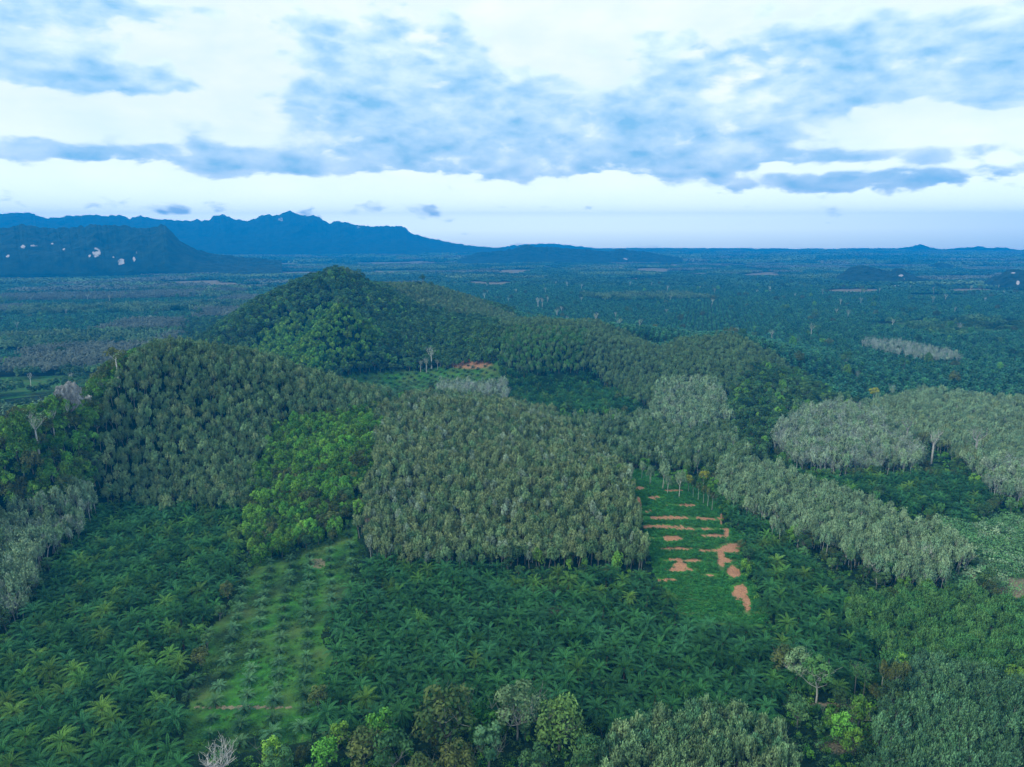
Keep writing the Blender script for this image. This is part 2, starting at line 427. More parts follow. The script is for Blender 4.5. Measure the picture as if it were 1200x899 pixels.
def tuft(name, leaf, seed=0, r=.8, h=.7, n=46):
    g = np.random.default_rng(seed); C = MB()
    P = np.stack([g.normal(size=n)*r*.5, g.normal(size=n)*r*.5, g.uniform(.05, h, n)], 1)
    C.quads(cards(P, g.normal(size=(n, 3))*.6 + np.array([0, 0, 1.0]), .24*g.uniform(.7, 1.3, n), .13, g), g.uniform(.1, .9, n))
    return Proto(name, None, C, B_BROWN(), leaf)

def palm_far(name, leaf, seed=0):
    g = np.random.default_rng(seed); C = MB()
    Q = []; tt = []
    for i in range(16):
        az = i*2.39996; el = R(70 - 80*i/15); l = 4.6*g.uniform(.85, 1.1)
        h = np.array([math.cos(az), math.sin(az), 0]); s = np.array([-math.sin(az), math.cos(az), 0])*.85
        p0 = np.array([0, 0, 5.0]); p1 = p0 + l*.55*(h*math.cos(el) + np.array([0, 0, math.sin(el)])); p2 = p1 + l*.5*(h*math.cos(el-.9) + np.array([0, 0, math.sin(el-.9)]))
        Q.append([p0, p1 + s, p2, p1 - s]); tt.append(.75 - .6*i/15)
    C.quads(np.array(Q), np.clip(np.array(tt), 0, 1))
    return Proto(name, None, C, B_BROWN(), leaf)

def wood_tile(name, leaf, seed=0, size=70.0, n=70, r=4.2, h=7.0, per=9, elong=1.0, cs=.72):
    """A stretch of far-off woodland: many small crowns of a few leaf masses each."""
    g = np.random.default_rng(seed); C = MB()
    k = int(math.sqrt(n))
    for a in range(k):
        for b in range(k):
            c = np.array([(a + .5)/k - .5, (b + .5)/k - .5, 0])*size + np.array([g.normal()*1.2, g.normal()*1.2, 0])*size/70
            hh = h*g.uniform(.7, 1.2)
            d = unit(g.normal(size=(per, 3))); d[:, 2] = np.abs(d[:, 2])
            P = np.array([c[0], c[1], hh*.6]) + d*np.array([r*.6, r*.6, hh*.45*elong])
            C.quads(cards(P, d + np.array([0, 0, .7]) + g.normal(size=(per, 3))*.25, r*cs*g.uniform(.8, 1.2, per), r*cs*.7, g), np.clip(g.uniform(.05, .95) + g.normal(size=per)*.08, 0, 1))
    return Proto(name, None, C, B_BROWN(), leaf)

# ------------------------------------------------------------------ object helpers
def tag(o, label=None, cat=None, group=None, kind=None):
    if label: o['label'] = label
    if cat: o['category'] = cat
    if group: o['group'] = group
    if kind: o['kind'] = kind
    return o
def link(name, me, parent=None):
    o = bpy.data.objects.new(name, me); COL.objects.link(o)
    if parent: o.parent = parent
    return o
def plant(name, proto, x, y, rz, s, label, cat, group=None, z=None, tilt=0.0, sz=None):
    root = link(name, None)
    root.empty_display_size = .5
    root.location = (x, y, (float(height(np.array([x]), np.array([y]))[0]) if z is None else z))
    root.rotation_euler = (tilt*math.cos(rz), tilt*math.sin(rz), rz); root.scale = (s, s, sz or s)
    tag(root, label, cat, group)
    if proto.trunk: link('trunk', proto.trunk, root)
    if proto.crown: link('crown', proto.crown, root)
    return root

_gn = {}
def gn_tree(protos):
    key = tuple(p.full.name for p in protos)
    if key in _gn: return _gn[key]
    ng = bpy.data.node_groups.new('growth', 'GeometryNodeTree'); ng.is_modifier = True
    ng.interface.new_socket('Geometry', in_out='INPUT', socket_type='NodeSocketGeometry')
    ng.interface.new_socket('Geometry', in_out='OUTPUT', socket_type='NodeSocketGeometry')
    gi, go = ng.nodes.new('NodeGroupInput'), ng.nodes.new('NodeGroupOutput')
    iop = ng.nodes.new('GeometryNodeInstanceOnPoints')
    jn = ng.nodes.new('GeometryNodeJoinGeometry')
    for p in protos:
        oi = ng.nodes.new('GeometryNodeObjectInfo'); oi.inputs['Object'].default_value = p.full
        g2 = ng.nodes.new('GeometryNodeGeometryToInstance')
        ng.links.new(oi.outputs['Geometry'], g2.inputs[0]); ng.links.new(g2.outputs[0], jn.inputs[0])
    def named(n, t):
        a = ng.nodes.new('GeometryNodeInputNamedAttribute'); a.data_type = t; a.inputs['Name'].default_value = n
        return a.outputs['Attribute']
    iop.inputs['Pick Instance'].default_value = True
    ng.links.new(gi.outputs[0], iop.inputs['Points']); ng.links.new(jn.outputs[0], iop.inputs['Instance'])
    ng.links.new(named('pick', 'INT'), iop.inputs['Instance Index'])
    e2r = ng.nodes.new('FunctionNodeEulerToRotation')
    ng.links.new(named('turn', 'FLOAT_VECTOR'), e2r.inputs[0]); ng.links.new(e2r.outputs[0], iop.inputs['Rotation'])
    ng.links.new(named('size', 'FLOAT_VECTOR'), iop.inputs['Scale'])
    ng.links.new(iop.outputs[0], go.inputs[0])
    _gn[key] = ng
    return ng
PLAIN_NAMES = {'left_rubber': 'hill_rubber', 'central_rubber': 'olive_rubber', 'back_rubber': 'grove_rubber', 'far_right_rubber': 'flatland_rubber', 'left_grey_rubber': 'ashen_rubber',
    'left_slope_forest': 'slope_forest', 'corner_rubber_grove': 'rubber_grove', 'front_rubber_grove': 'rubber_grove', 'corner_bushes': 'bushes', 'far_palms': 'palm_woodland', 'far_rubber': 'rubber_woodland',
    'far_grey_rubber': 'grey_woodland', 'farthest_palms': 'palm_woodland', 'farthest_rubber': 'rubber_woodland', 'farthest_grey_rubber': 'grey_woodland', 'flank_forest': 'hill_forest'}
def mass(name, protos, x, y, label, cat, group=None, smin=.85, smax=1.15, tilt=.06, zoff=0.0, rz=None, sxy=1.0):
    n = len(x)
    if n == 0: return None
    me = bpy.data.meshes.new(name)
    z = height(x, y) + zoff
    me.vertices.add(n); me.vertices.foreach_set('co', np.stack([x, y, z], 1).astype(np.float32).ravel())
    a = me.attributes.new('pick', 'INT', 'POINT'); a.data.foreach_set('value', rng.integers(len(protos), size=n).astype(np.int32))
    rot = np.stack([rng.normal(size=n)*tilt, rng.normal(size=n)*tilt, rng.uniform(0, 6.283, n) if rz is None else np.broadcast_to(rz, (n,))], 1)
    a = me.attributes.new('turn', 'FLOAT_VECTOR', 'POINT'); a.data.foreach_set('vector', rot.astype(np.float32).ravel())
    s = rng.uniform(smin, smax, n)
    a = me.attributes.new('size', 'FLOAT_VECTOR', 'POINT'); a.data.foreach_set('vector', np.stack([s*sxy, s*sxy, s*rng.uniform(.92, 1.08, n)], 1).astype(np.float32).ravel())
    o = link(PLAIN_NAMES.get(name, name), me); tag(o, label, cat, group, 'stuff')
    md = o.modifiers.new('growth', 'NODES'); md.node_group = gn_tree(protos)
    return o

def lattice(step, x0, x1, y0, y1, ang=0.0, jit=.2, row=None):
    row = row or step*.866
    L = max(x1-x0, y1-y0)*1.5; c = ((x0+x1)/2, (y0+y1)/2)
    i, j = np.meshgrid(np.arange(-L/2, L/2, step), np.arange(-L/2, L/2, row))
    i = i + (np.arange(i.shape[0]) % 2)[:, None]*step*.5
    u = i.ravel() + rng.normal(size=i.size)*jit*step*.5; v = j.ravel() + rng.normal(size=i.size)*jit*step*.5
    ca, sa = math.cos(ang), math.sin(ang)
    x, y = c[0] + ca*u - sa*v, c[1] + sa*u + ca*v
    m = (x > x0) & (x < x1) & (y > y0) & (y < y1)
    return x[m], y[m]
def in_view(x, y, h=5, mx=60, below=1010):
    px, py = project(x, y, height(x, y) + h)
    return (px > -mx) & (px < 1200 + mx) & (py < below) & (y > 20)

# ------------------------------------------------------------------ ground
def build_ground():
    front = np.arange(-47, 47.01, .15)
    back = np.arange(52, 308.1, 8.0)
    ang = np.radians(np.concatenate([front, back]))
    nr = 1000
    t = np.linspace(0, 1, nr)
    rmax = np.where((np.degrees(ang) <= 47.1), 9500.0, 900.0)
    rad = 55*np.power(rmax[None, :]/55, t[:, None])
    X = rad*np.sin(ang)[None, :]; Y = rad*np.cos(ang)[None, :]
    Z = height(X.ravel(), Y.ravel())
    x, y = X.ravel(), Y.ravel()
    cl = classify(x, y, 0.5)
    r = np.hypot(x, y)
    soil = np.zeros(len(x)); grass = np.zeros(len(x)); dry = np.zeros(len(x))
    # terraced clearing: contour benches with bare red edges
    m = cl == pid('terrace')[0]
    row = y/9.5 + .25*vnoise(x/14, y/14, 3)
    fr = row - np.floor(row)
    bench = np.where(m, (np.minimum(fr/.75, (1-fr)/.25))*.9, 0)
    Z = Z + bench
    px, py = project(x, y, Z)
    k = vnoise(x/11 + 40, np.floor(row)*7.3, 11)
    wob = fbm(x/4.5, y/4.5, 3, 15)
    strip = (fr > .8) & (k > 2)
    soil[m] = np.where(strip[m], .95, 0)
    for (bx, by, rx, ry) in [(778,607,42,2.6),(830,608,28,2.0),(772,617,32,2.8),(818,620,30,2.0),(838,628,20,2.2),(788,631,15,3.2),(765,631,12,2),(795,643,24,2.0),(788,656,16,2.2),(808,657,14,2.6),(800,668,20,2.2),(860,642,15,7),(840,645,22,2.6),(853,657,12,3),(860,671,9,8),(867,692,11,11),(756,600,10,2.4),(768,583,11,2.2),(750,572,8,2),(832,674,9,2),(797,663,9,4),(748,590,4,8),(800,592,22,1.6),(790,575,16,1.4),(851,625,4,9),(846,608,3,9),(875,710,5,10),(845,655,5,16),(780,680,14,1.8)]:
        q = ((px-bx)/rx)**2 + ((py-by)/ry)**2
        soil = np.where(m, np.maximum(soil, np.clip((.95 - q + (wob - .5)*2.6)*1.6, 0, 1)), soil)
    grass[m] = .75
    # young palm field
    m = cl == pid('young_palms')[0]
    w = x - .26*(y - 260)*-1*0 
    lane = np.abs(((x + .27*(y-300))/9.6) % 1 - .5)
    grass[m] = np.clip(.55 + .5*(fbm(x/9, y/14, 3, 4)[m] - .5)*2 + .5*np.clip((lane[m] - .3)*5, 0, 1)*np.clip((x[m] + .27*(y[m]-300) + 128)/40, .1, 1), 0, 1)  # lanes duller on the left: shade of the tall palms put into the cover
    dry[m] = np.clip((lane[m] - .40)*9, 0, 1)*np.clip(fbm(x/12, y/30, 3, 8)[m]*2.4 - .9, 0, 1)*.8
    for (bx, by, rx, ry, v) in [(285,829,60,1.8,.9),(432,600,5,26,.8),(420,588,6,8,.8),(372,660,10,6,.6)]:
        q = ((px-bx)/rx)**2 + ((py-by)/ry)**2
        dry = np.where((r < 460) & (q < 1), np.maximum(dry, v), dry)
    m = cl == pid('valley_clearing')[0]
    grass[m] = .35 + .5*fbm(x/15, y/15, 3, 4)[m]
    for (bx, by, rx, ry, v) in [(552,427,26,6,.95),(575,440,14,10,.4),(545,440,22,5,.35)]:
        q = ((px-bx)/rx)**2 + ((py-by)/ry)**2
        a = (r > 560) & (r < 800)
        soil = np.where(a, np.maximum(soil, np.clip(1.5-q, 0, 1)*v*.7), soil)
    m = cl == pid('scrub')[0]
    grass[m] = .5
    for (bx, by, rx, ry, v) in [(1175,690,55,14,.9),(1130,676,16,6,.7),(655,716,48,8,.45),(640,690,30,6,.35),(960,826,46,2.5,.8),(990,872,40,14,.5),(1000,840,30,10,.4)]:
        q = ((px-bx)/rx)**2 + ((py-by)/ry)**2
        dry = np.where(r < 480, np.maximum(dry, np.clip(1.4-q, 0, 1)*v), dry)
    # distant fields
    m = (cl == 0) & (r > 800)
    soil[m] = 0
    fk = far_kind(x, y)
    dry[m] = np.where(fk[m] == 3, .62, 0); grass[m] = np.where(fk[m] == 4, .6, 0.12)
    nA = len(ang)
    idx = np.arange(nr*nA).reshape(nr, nA)
    a = idx[:-1, :]; b = idx[1:, :]
    a2, b2 = np.roll(a, -1, 1), np.roll(b, -1, 1)
    faces = np.stack([a, b, b2, a2], -1).reshape(-1, 4)
    cen = len(x)
    V = np.concatenate([np.stack([x, y, Z], 1), [[0, 0, float(height(np.array([0.]), np.array([0.]))[0])]]])
    me = bpy.data.meshes.new('ground')
    nq = len(faces); ntri = nA
    tri = np.stack([np.full(nA, cen), idx[0, :], np.roll(idx[0, :], -1)], -1)
    me.vertices.add(len(V)); me.vertices.foreach_set('co', V.astype(np.float32).ravel())
    me.loops.add(nq*4 + ntri*3); me.loops.foreach_set('vertex_index', np.concatenate([faces[:, ::-1].ravel(), tri[:, ::-1].ravel()]).astype(np.int32))
    me.polygons.add(nq + ntri)
    me.polygons.foreach_set('loop_start', np.concatenate([np.arange(nq)*4, nq*4 + np.arange(ntri)*3]).astype(np.int32))
    me.update(calc_edges=True); me.validate()
    me.polygons.foreach_set('use_smooth', np.ones(len(me.polygons), bool))
    ca = me.color_attributes.new('cover', 'FLOAT_COLOR', 'POINT')
    C = np.zeros((len(V), 4), np.float32); C[:-1, 0] = soil; C[:-1, 1] = grass; C[:-1, 2] = dry; C[:, 3] = 1
    ca.data.foreach_set('color', C.ravel())
    m_, nt, bs = new_mat('ground')
    at = N(nt, 'ShaderNodeAttribute', attribute_name='cover'); sep = N(nt, 'ShaderNodeSeparateColor'); nt.links.new(at.outputs['Color'], sep.inputs[0])
    geo = N(nt, 'ShaderNodeNewGeometry')
    def nz(sc, d=5):
        n = N(nt, 'ShaderNodeTexNoise'); n.inputs['Scale'].default_value = sc; n.inputs['Detail'].default_value = d
        nt.links.new(geo.outputs['Position'], n.inputs['Vector']); return n.outputs['Fac']
    n1, n2, n3 = nz(.35), nz(.05), nz(1.6)
    base = mixc(nt, math_(nt, 'MULTIPLY_ADD', n1, 2.5, -.75, clamp=True), (.003,.014,.008), (.012,.038,.016))
    gr = mixc(nt, math_(nt, 'MULTIPLY_ADD', n1, 2.5, -.75, clamp=True), (.018,.090,.018), (.055,.220,.028))
    gr = mixc(nt, math_(nt, 'MULTIPLY_ADD', n2, 3, -1.2, clamp=True), gr, (.085,.130,.040))
    so = mixc(nt, math_(nt, 'MULTIPLY_ADD', n3, 2.4, -.7, clamp=True), (.24,.115,.06), (.46,.25,.14))
    dr = mixc(nt, math_(nt, 'MULTIPLY_ADD', n3, 2.4, -.7, clamp=True), (.13,.11,.07), (.27,.23,.15))
    def edge(s, amt=.7): return math_(nt, 'MULTIPLY_ADD', math_(nt, 'ADD', s, math_(nt, 'MULTIPLY', math_(nt, 'SUBTRACT', n3, .5), amt)), 2.2, -.6, clamp=True)
    c = mixc(nt, edge(sep.outputs[1]), base, gr)
    c = mixc(nt, edge(sep.outputs[2]), c, dr)
    c = mixc(nt, edge(sep.outputs[0]), c, so)
    nt.links.new(c, bs.inputs['Base Color']); bs.inputs['Roughness'].default_value = .95; bs.inputs['Specular IOR Level'].default_value = .1
    bp = N(nt, 'ShaderNodeBump'); bp.inputs['Strength'].default_value = .7; bp.inputs['Distance'].default_value = .5
    nt.links.new(n3, bp.inputs['Height']); nt.links.new(bp.outputs[0], bs.inputs['Normal'])
    me.materials.append(m_)
    o = link('ground', me); tag(o, 'rolling dark green ground under the plantations out to the horizon', None, None, 'structure')
    return o


FIELDS = [(600,319,22,2.6),(575,333,27,2.6),(625,313,40,1.0),(1100,347,34,1.6),(1000,341,34,2.6),(235,333,48,1.8),(330,321,70,2.4),(455,320,28,2.4),(560,309,30,1.2),(470,309,60,1.5),(300,310,60,1.5),(760,317,22,2.4),(790,311,16,1.4),(850,310,20,1.2),(900,322,26,2),(820,322,12,1.5),(1120,336,40,1.5),(690,301,30,.8),(930,300,40,.8),(130,322,40,1.2)]
def field_at(x, y):
    px, py = project(x, y, height(x, y)); r = np.hypot(x, y)
    px = px + (fbm(x/120, y/120, 3, 71) - .5)*26; py = py + (fbm(x/120, y/120, 3, 72) - .5)*3
    m = np.zeros(len(x), bool)
    for (bx, by, rx, ry) in FIELDS: m |= ((np.abs(px-bx)/rx)**3 + (np.abs(py-by)/ry)**3 < 1)
    return m & (r > 1500)

def far_kind(x, y):
    """Land use on the plain: 0 palms, 1 green rubber, 2 grey rubber, 3 bare field, 4 pasture; long blocks across the valley."""
    r = np.hypot(x, y)
    wx = x + 90*(vnoise(x/300, y/300, 31)-.5); wy = y + 90*(vnoise(x/300, y/300, 32)-.5)
    sx = 260 + 0*r; sy = 170 + 0*r
    rot = .25
    u = (wx*math.cos(rot) + wy*math.sin(rot))/sx; v = (-wx*math.sin(rot) + wy*math.cos(rot))/sy
    cu, cv = np.floor(u + .5*(np.floor(v) % 2)), np.floor(v)
    h = vnoise(cu + .0, cv + .0, 77)
    az = np.degrees(np.arctan2(x, y))
    leftness = np.clip((-az - 10)/12, 0, 1)*np.clip((2600 - r)/600, 0, 1)
    k = np.where(h < .55 - .12*leftness, 0, np.where(h < .76 - .10*leftness, 1, np.where(h < .88 + .05*leftness, 2, 4)))
    k = np.where((h > .94) & (r > 2300), 3, k)
    k = np.where(field_at(x, y), 3, k)
    k = np.where((az > -8) & (r < 2600) & (k != 3) & (k != 0) & (h < .93), np.where(h > .9, 1, 0), k)
    return k

build_ground()

# ------------------------------------------------------------------ plantations near the camera
PAL = [palm('oil_palm', L_PALM(), seed=s, nf=nf, L=l, old=o) for s, nf, l, o in ((1,40,5.8,-34),(2,36,5.4,-26),(3,44,6.1,-40))]
PALY = [palm('oil_palm_bright', L_PALM_Y(), seed=s, nf=36, L=5.5) for s in (4,5)]
PYNG = [palm('young_palm', L_PALM_T(), seed=s, nf=26, L=3.2, trunk_h=.9, nl=9, old=-12, lw=.26, young=True) for s in (6,7,8)]
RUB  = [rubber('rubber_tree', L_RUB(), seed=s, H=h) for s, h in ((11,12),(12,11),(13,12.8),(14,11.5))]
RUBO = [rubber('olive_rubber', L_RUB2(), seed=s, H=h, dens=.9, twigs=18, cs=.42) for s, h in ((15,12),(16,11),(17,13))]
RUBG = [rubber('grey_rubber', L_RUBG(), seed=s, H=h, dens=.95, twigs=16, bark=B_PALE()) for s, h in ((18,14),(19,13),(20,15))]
L_RUBF = lambda: leaf_mat('rubber_leaf_mixed', (0.068,0.158,0.068), (0.225,0.360,0.163), .3)
RUBF = [rubber('mixed_rubber', L_RUBF(), seed=s, H=h, dens=1.05) for s, h in ((27,13.5),(28,12.5),(29,14.5))]
GRYT = [rubber('ashen_rubber', L_DEAD(), seed=s, H=h, rad=1.7, dens=.6, bark=B_TWIG(), twigs=26, cs=.40) for s, h in ((36,13),(37,12),(38,14))]
RUBM = [rubber('fresh_rubber', L_RUBM(), seed=s, H=h, rad=2.6, base=3.2, dens=1.0) for s, h in ((21,9.5),(22,9),(23,10.2))]
RUBB = [rubber('blue_rubber', L_RUBB(), seed=s, H=h, rad=2.7, dens=1.1) for s, h in ((24,13),(25,12),(26,14))]
BARE = [bare('bare_rubber', L_DEAD(), seed=s, H=h) for s, h in ((31,13),(32,12),(33,14))]
BARE2 = [bare('half_bare_rubber', L_RUBG(), seed=s, H=h, dens=.9) for s, h in ((34,13),(35,12.2))]
JUN  = [broad('jungle_tree', L_JUN(), seed=s, H=h, rad=r_, base=b, droop=d, lobes=n_) for s, h, r_, b, d, n_ in ((41,12,4.2,3,2.,11),(42,14,3.6,3.5,3.5,11),(43,9.5,4.5,2.5,1,10),(44,11,3.2,2.5,3,9))]
BRT  = [broad('bright_tree', leaf_mat('bright_leaf', (.035,.140,.022), (.190,.390,.055), .35), seed=s, H=h, rad=r_, base=2.6, lobes=11, droop=1.5) for s, h, r_ in ((121,11,4.2),(122,9.5,3.6))]  # lush yellow-green leaf, its colour also brightened to look sunlit
DRK  = [broad('forest_tree', L_DARK(), seed=s, H=h, rad=r_, base=b, lobes=n_) for s, h, r_, b, n_ in ((45,13,4.6,4,11),(46,11,3.8,3,9),(47,15,4.2,5,11))]
OLV  = [broad('olive_tree', L_OLIVE(), seed=s, H=h, rad=r_, base=b, lobes=n_, droop=1.5) for s, h, r_, b, n_ in ((48,13,4.8,3,13),(49,11.5,4.0,3,11))]
BSH  = [bush('shrub', L_JUN(), seed=s, r=r_, h=h) for s, r_, h in ((51,1.6,1.5),(52,1.2,1.2))] + [bush('shrub_dark', L_DARK(), seed=53, r=1.8, h=1.6)]
SCR  = [bush('scrub_bush', leaf_mat('scrub_leaf', (.045,.130,.050), (.130,.300,.110), .3), seed=s, r=r_, h=h, n=130) for s, r_, h in ((54,1.9,1.6),(55,2.4,2.0))] + [bush('scrub_grey', L_RUBG(), seed=56, r=1.7, h=1.5)]
TUF  = [tuft('legume', leaf_mat('cover_leaf', (.018,.110,.026), (.055,.235,.045), .3), seed=s) for s in (57,58)]
GRS  = [tuft('grass_tuft', leaf_mat('grass_leaf', (.025,.090,.022), (.075,.190,.035), .3), seed=59, r=.7, h=.4, n=36)]

def band(names, step, jit=.25, ang=0.0, row=None, h=3.0, edge=None):
    ids = pid(*names)
    pts = []
    for nm in names:
        p = PLOTS[COVER.index(nm) - 1]
        d1 = p[3]
        W = [pt_dist(a, 300, d) for a, _ in p[4] for d in (p[2], d1)]
        x0, x1 = min(w[0] for w in W), max(w[0] for w in W); y0, y1 = min(w[1] for w in W), max(w[1] for w in W)
        x, y = lattice(step, x0 - 5, x1 + 5, y0 - 5, y1 + 5, ang, jit, row)
        m = classify(x, y, h) == COVER.index(nm)
        pts.append(np.stack([x[m], y[m]]))
    P = np.concatenate(pts, 1)
    v = in_view(P[0], P[1], 8)
    return P[0][v], P[1][v]

def near_first(x, y, n):
    px, py = project(x, y, height(x, y) + 4)
    r = np.sqrt(x*x + y*y + (CAMZ - height(x, y))**2)
    inside = (px > 2) & (px < 1198) & (py < 905)
    o = np.argsort(np.where(inside, r, r + 1e6))
    return o[:n], o[n:]
def cls_edge(x, y, name, dist):
    t = COVER.index(name); m = np.zeros(len(x), bool)
    for a in range(8):
        m |= classify(x + dist*math.cos(a*math.pi/4), y + dist*math.sin(a*math.pi/4)) == t
    return m

# oil palms: the 300 nearest as trees of their own, the rest massed
xs, ys, bl = [], [], []
for nm, st, ang in (('left_palms', 7.6, .30), ('central_palms', 7.8, .03), ('palm_strip', 7.6, -.45)):
    x, y = band([nm], st, .09, ang); xs.append(x); ys.append(y); bl += [nm]*len(x)
x, y, bl = np.concatenate(xs), np.concatenate(ys), np.array(bl)
yel = np.where(bl == 'left_palms', rng.random(len(x)) < .27, np.where(bl == 'palm_strip', rng.random(len(x)) < .22, rng.random(len(x)) < .012))
sel, rest = near_first(x, y, 300)
ey = cls_edge(x, y, 'young_palms', 8.5); et = cls_edge(x, y, 'terrace', 8.5)
WHERE = {'left_palms': 'in the nearest rows left of the young palm field',
         'central_palms': 'in the nearest rows below the central rubber hill',
         'palm_strip': 'in the nearest rows right of the terraced clearing'}
zs = height(x, y)
for i in sel:
    b = bl[i]
    if yel[i]: lab = 'yellow-green oil palm ' + WHERE[b]
    elif ey[i]: lab = 'dark oil palm on the %s edge of the grassy young palm field' % ('left' if b == 'left_palms' else 'right')
    elif et[i]: lab = 'dark oil palm bordering the terraced clearing, in the %s' % ('block below the rubber hill' if b == 'central_palms' else 'strip to its right')
    else: lab = 'dark green oil palm ' + WHERE[b]
    p = PALY[i % 2] if yel[i] else PAL[i % 3]
    plant('oil_palm', p, x[i], y[i], rng.uniform(0, 6.28), rng.uniform(.74, 1.0), lab, 'oil palm', lab.replace('oil palm', 'oil palms'), z=zs[i], tilt=.05)
dx, dy = band(['valley_palms', 'right_palms'], 7.8, .18, .2)
mass('oil_palm_rows', PAL + PALY[:1], np.concatenate([x[rest], dx]), np.concatenate([y[rest], dy]), 'mature oil palms in rows farther back in the blocks and in the valley', 'oil palms', smin=.74, smax=1.0)

# young palms: every one in the near field
yx, yy = [], []
for k in range(-26, 14):
    for j in range(0, 32):
        v = 165 + j*7.4 + (k % 2)*3.7 + rng.normal()*.3
        u = k*9.6 - .27*(v - 300) + rng.normal()*.3
        yx.append(u); yy.append(v)
yx, yy = np.array(yx), np.array(yy)
m = classify(yx, yy, 1) == pid('young_palms')[0]
yx, yy = yx[m], yy[m]
for i in range(len(yx)):
    plant('young_palm', PYNG[i % 3], yx[i], yy[i], rng.uniform(0, 6.28), rng.uniform(.8, 1.2), 'short young oil palm with pale new fronds on the grassy strip between mature blocks', 'young palm', 'young palms in the grassy field')
x, y = band(['valley_clearing'], 8.6, .15, .1)
mass('valley_young_palms', PYNG, x, y, 'young palms dotted over the grassy clearing in the valley behind the central hill', 'young palms', smin=.8, smax=1.1)

# rubber: the 300 nearest as trees of their own
xs, ys, bl = [], [], []
for nm, st in (('front_rubber', 3.5), ('near_rubber', 3.7)):
    x, y = band([nm], st, .45, .3); xs.append(x); ys.append(y); bl += [nm]*len(x)
x, y, bl = np.concatenate(xs), np.concatenate(ys), np.array(bl)
sel, rest = near_first(x, y, 300)
zs = height(x, y)
for i in sel:
    f = bl[i] == 'front_rubber'
    p = (RUBF if rng.random() < .75 else RUBB)[i % 3] if f else RUBB[i % 3]
    lab = 'upright grey-green rubber tree packed in the grove at the bottom edge of the view' if f else 'blue-green rubber tree in the nearest part of the grove filling the bottom right corner'
    plant('rubber_tree', p, x[i], y[i], rng.uniform(0, 6.28), rng.uniform(.74, .98), lab, 'rubber tree', 'rubber trees of the bottom grove' if f else 'rubber trees of the corner grove', z=zs[i], tilt=.05)
a = rest[bl[rest] == 'near_rubber']; mass('corner_rubber_grove', RUBB, x[a], y[a], 'blue-green rubber trees farther back in the corner grove', 'rubber grove', smin=.72, smax=.98)
a = rest[bl[rest] == 'front_rubber']; mass('front_rubber_grove', RUBF, x[a], y[a], 'grey-green rubber trees at the back of the bottom grove', 'rubber grove', smin=.74, smax=.98)
for nm, st, pr, lab in (
    ('left_rubber', 3.5, RUB + RUBF[:1] + RUBO[:1], 'dense grey-green rubber plantation covering the left hill'),
    ('central_rubber', 3.5, RUBO + RUBO + RUB[:2] + RUBF[:1] + GRYT[:1], 'dense olive-grey rubber plantation covering the low central hill'),
    ('strip_rubber', 3.6, RUBG + RUBG + RUBF[:1], 'pale grey-green rubber strip with white trunks right of the palm strip'),
    ('green_rubber', 3.3, RUBM, 'low fresh green rubber plantation on the flat right of the palm strip'),
    ('back_rubber', 3.8, RUB + RUBG[:1], 'grey-green rubber grove behind the top of the terraced clearing'),
    ('far_right_rubber', 3.8, RUBG + RUBO[:1], 'olive rubber grove on the flat with tall pale trunks along its front'),
    ('ridge_rubber', 4.0, RUB, 'dark rubber plantation over the right shoulder of the mountain'),
    ('peak_rubber', 4.0, RUB + RUBO[:1], 'greyish rubber trees on the top of the central mountain'),
    ('light_rubber', 4.0, RUBM + RUB[:1], 'lighter green rubber rows on the slope above the valley palms'),
    ('grey_oval', 3.8, GRYT + BARE[:1] + BARE2 + RUBG[:2], 'oval grove of grey leafless rubber trees on the flat'),
    ('grey_edge', 3.8, GRYT[:2] + BARE2[:1] + RUBG[:2], 'half leafless grey rubber grove at the right border'),
    ('left_grey_rubber', 3.6, GRYT[:1] + BARE2[:1] + RUBG + RUBF[:1], 'grey thinly leaved rubber grove with white trunks at the left border'),
    ('pale_grove', 3.8, GRYT[:2] + RUBG, 'pale grey grove at the foot of the right shoulder'),
    ('valley_grey', 4.2, GRYT + BARE[:1], 'grey leafless trees behind the crest of the central hill')):
    x, y = band([nm], st, .45, .25, h=6.0 if nm in ('left_rubber', 'central_rubber') else 3.0)
    k = .80 if nm in ('left_rubber', 'central_rubber', 'strip_rubber', 'back_rubber', 'far_right_rubber') else .72 if nm in ('green_rubber', 'ridge_rubber', 'peak_rubber', 'light_rubber') else 1
    mass(nm.replace('grey_oval', 'leafless_rubber').replace('grey_edge', 'thin_rubber'), pr, x, y, lab, 'rubber grove', smin=.74*k, smax=1.22*k, sxy=1.12)

# forests
x, y = band(['gully_forest'], 4.4, .6)
sel, rest = near_first(x, y, 260)
zs = height(x, y)
for i in sel:
    k = rng.random()
    p = JUN[i % 4] if k < .86 else OLV[i % 2]
    if k < .86: lab = 'lush bright green jungle tree in the gully between the left and central hills'
    else: lab = 'dull olive tree among the bright jungle of the gully'
    plant('jungle_tree', p, x[i], y[i], rng.uniform(0, 6.28), rng.uniform(.5, .9), lab, 'jungle tree', 'jungle trees in the gully' if k < .86 else 'olive trees in the gully', z=zs[i], tilt=.06)
mass('gully_jungle', JUN, x[rest], y[rest], 'bright jungle at the back of the gully', 'jungle', smin=.6, smax=.95)
for nm, st, pr, lab, s0, s1 in (
    ('left_slope_forest', 3.4, JUN + BRT + OLV[:1], 'bright mixed forest on the outer slope of the left hill', .5, .95),
    ('bright_forest', 5.4, BRT + BRT + JUN[:1], 'bright green forest on the lower left flank of the mountain', .6, 1.0),
    ('hill_forest', 5.2, DRK + DRK + JUN[:1], 'dark mixed forest on the central mountain', .5, .95),
    ('flank_forest', 5.2, DRK + DRK + JUN[1:2] + PAL[:1], 'dark forest on the right flank of the mountain', .5, .9)):
    x, y = band([nm], st, .6)
    mass(nm, pr, x, y, lab, 'forest', smin=s0, smax=s1)

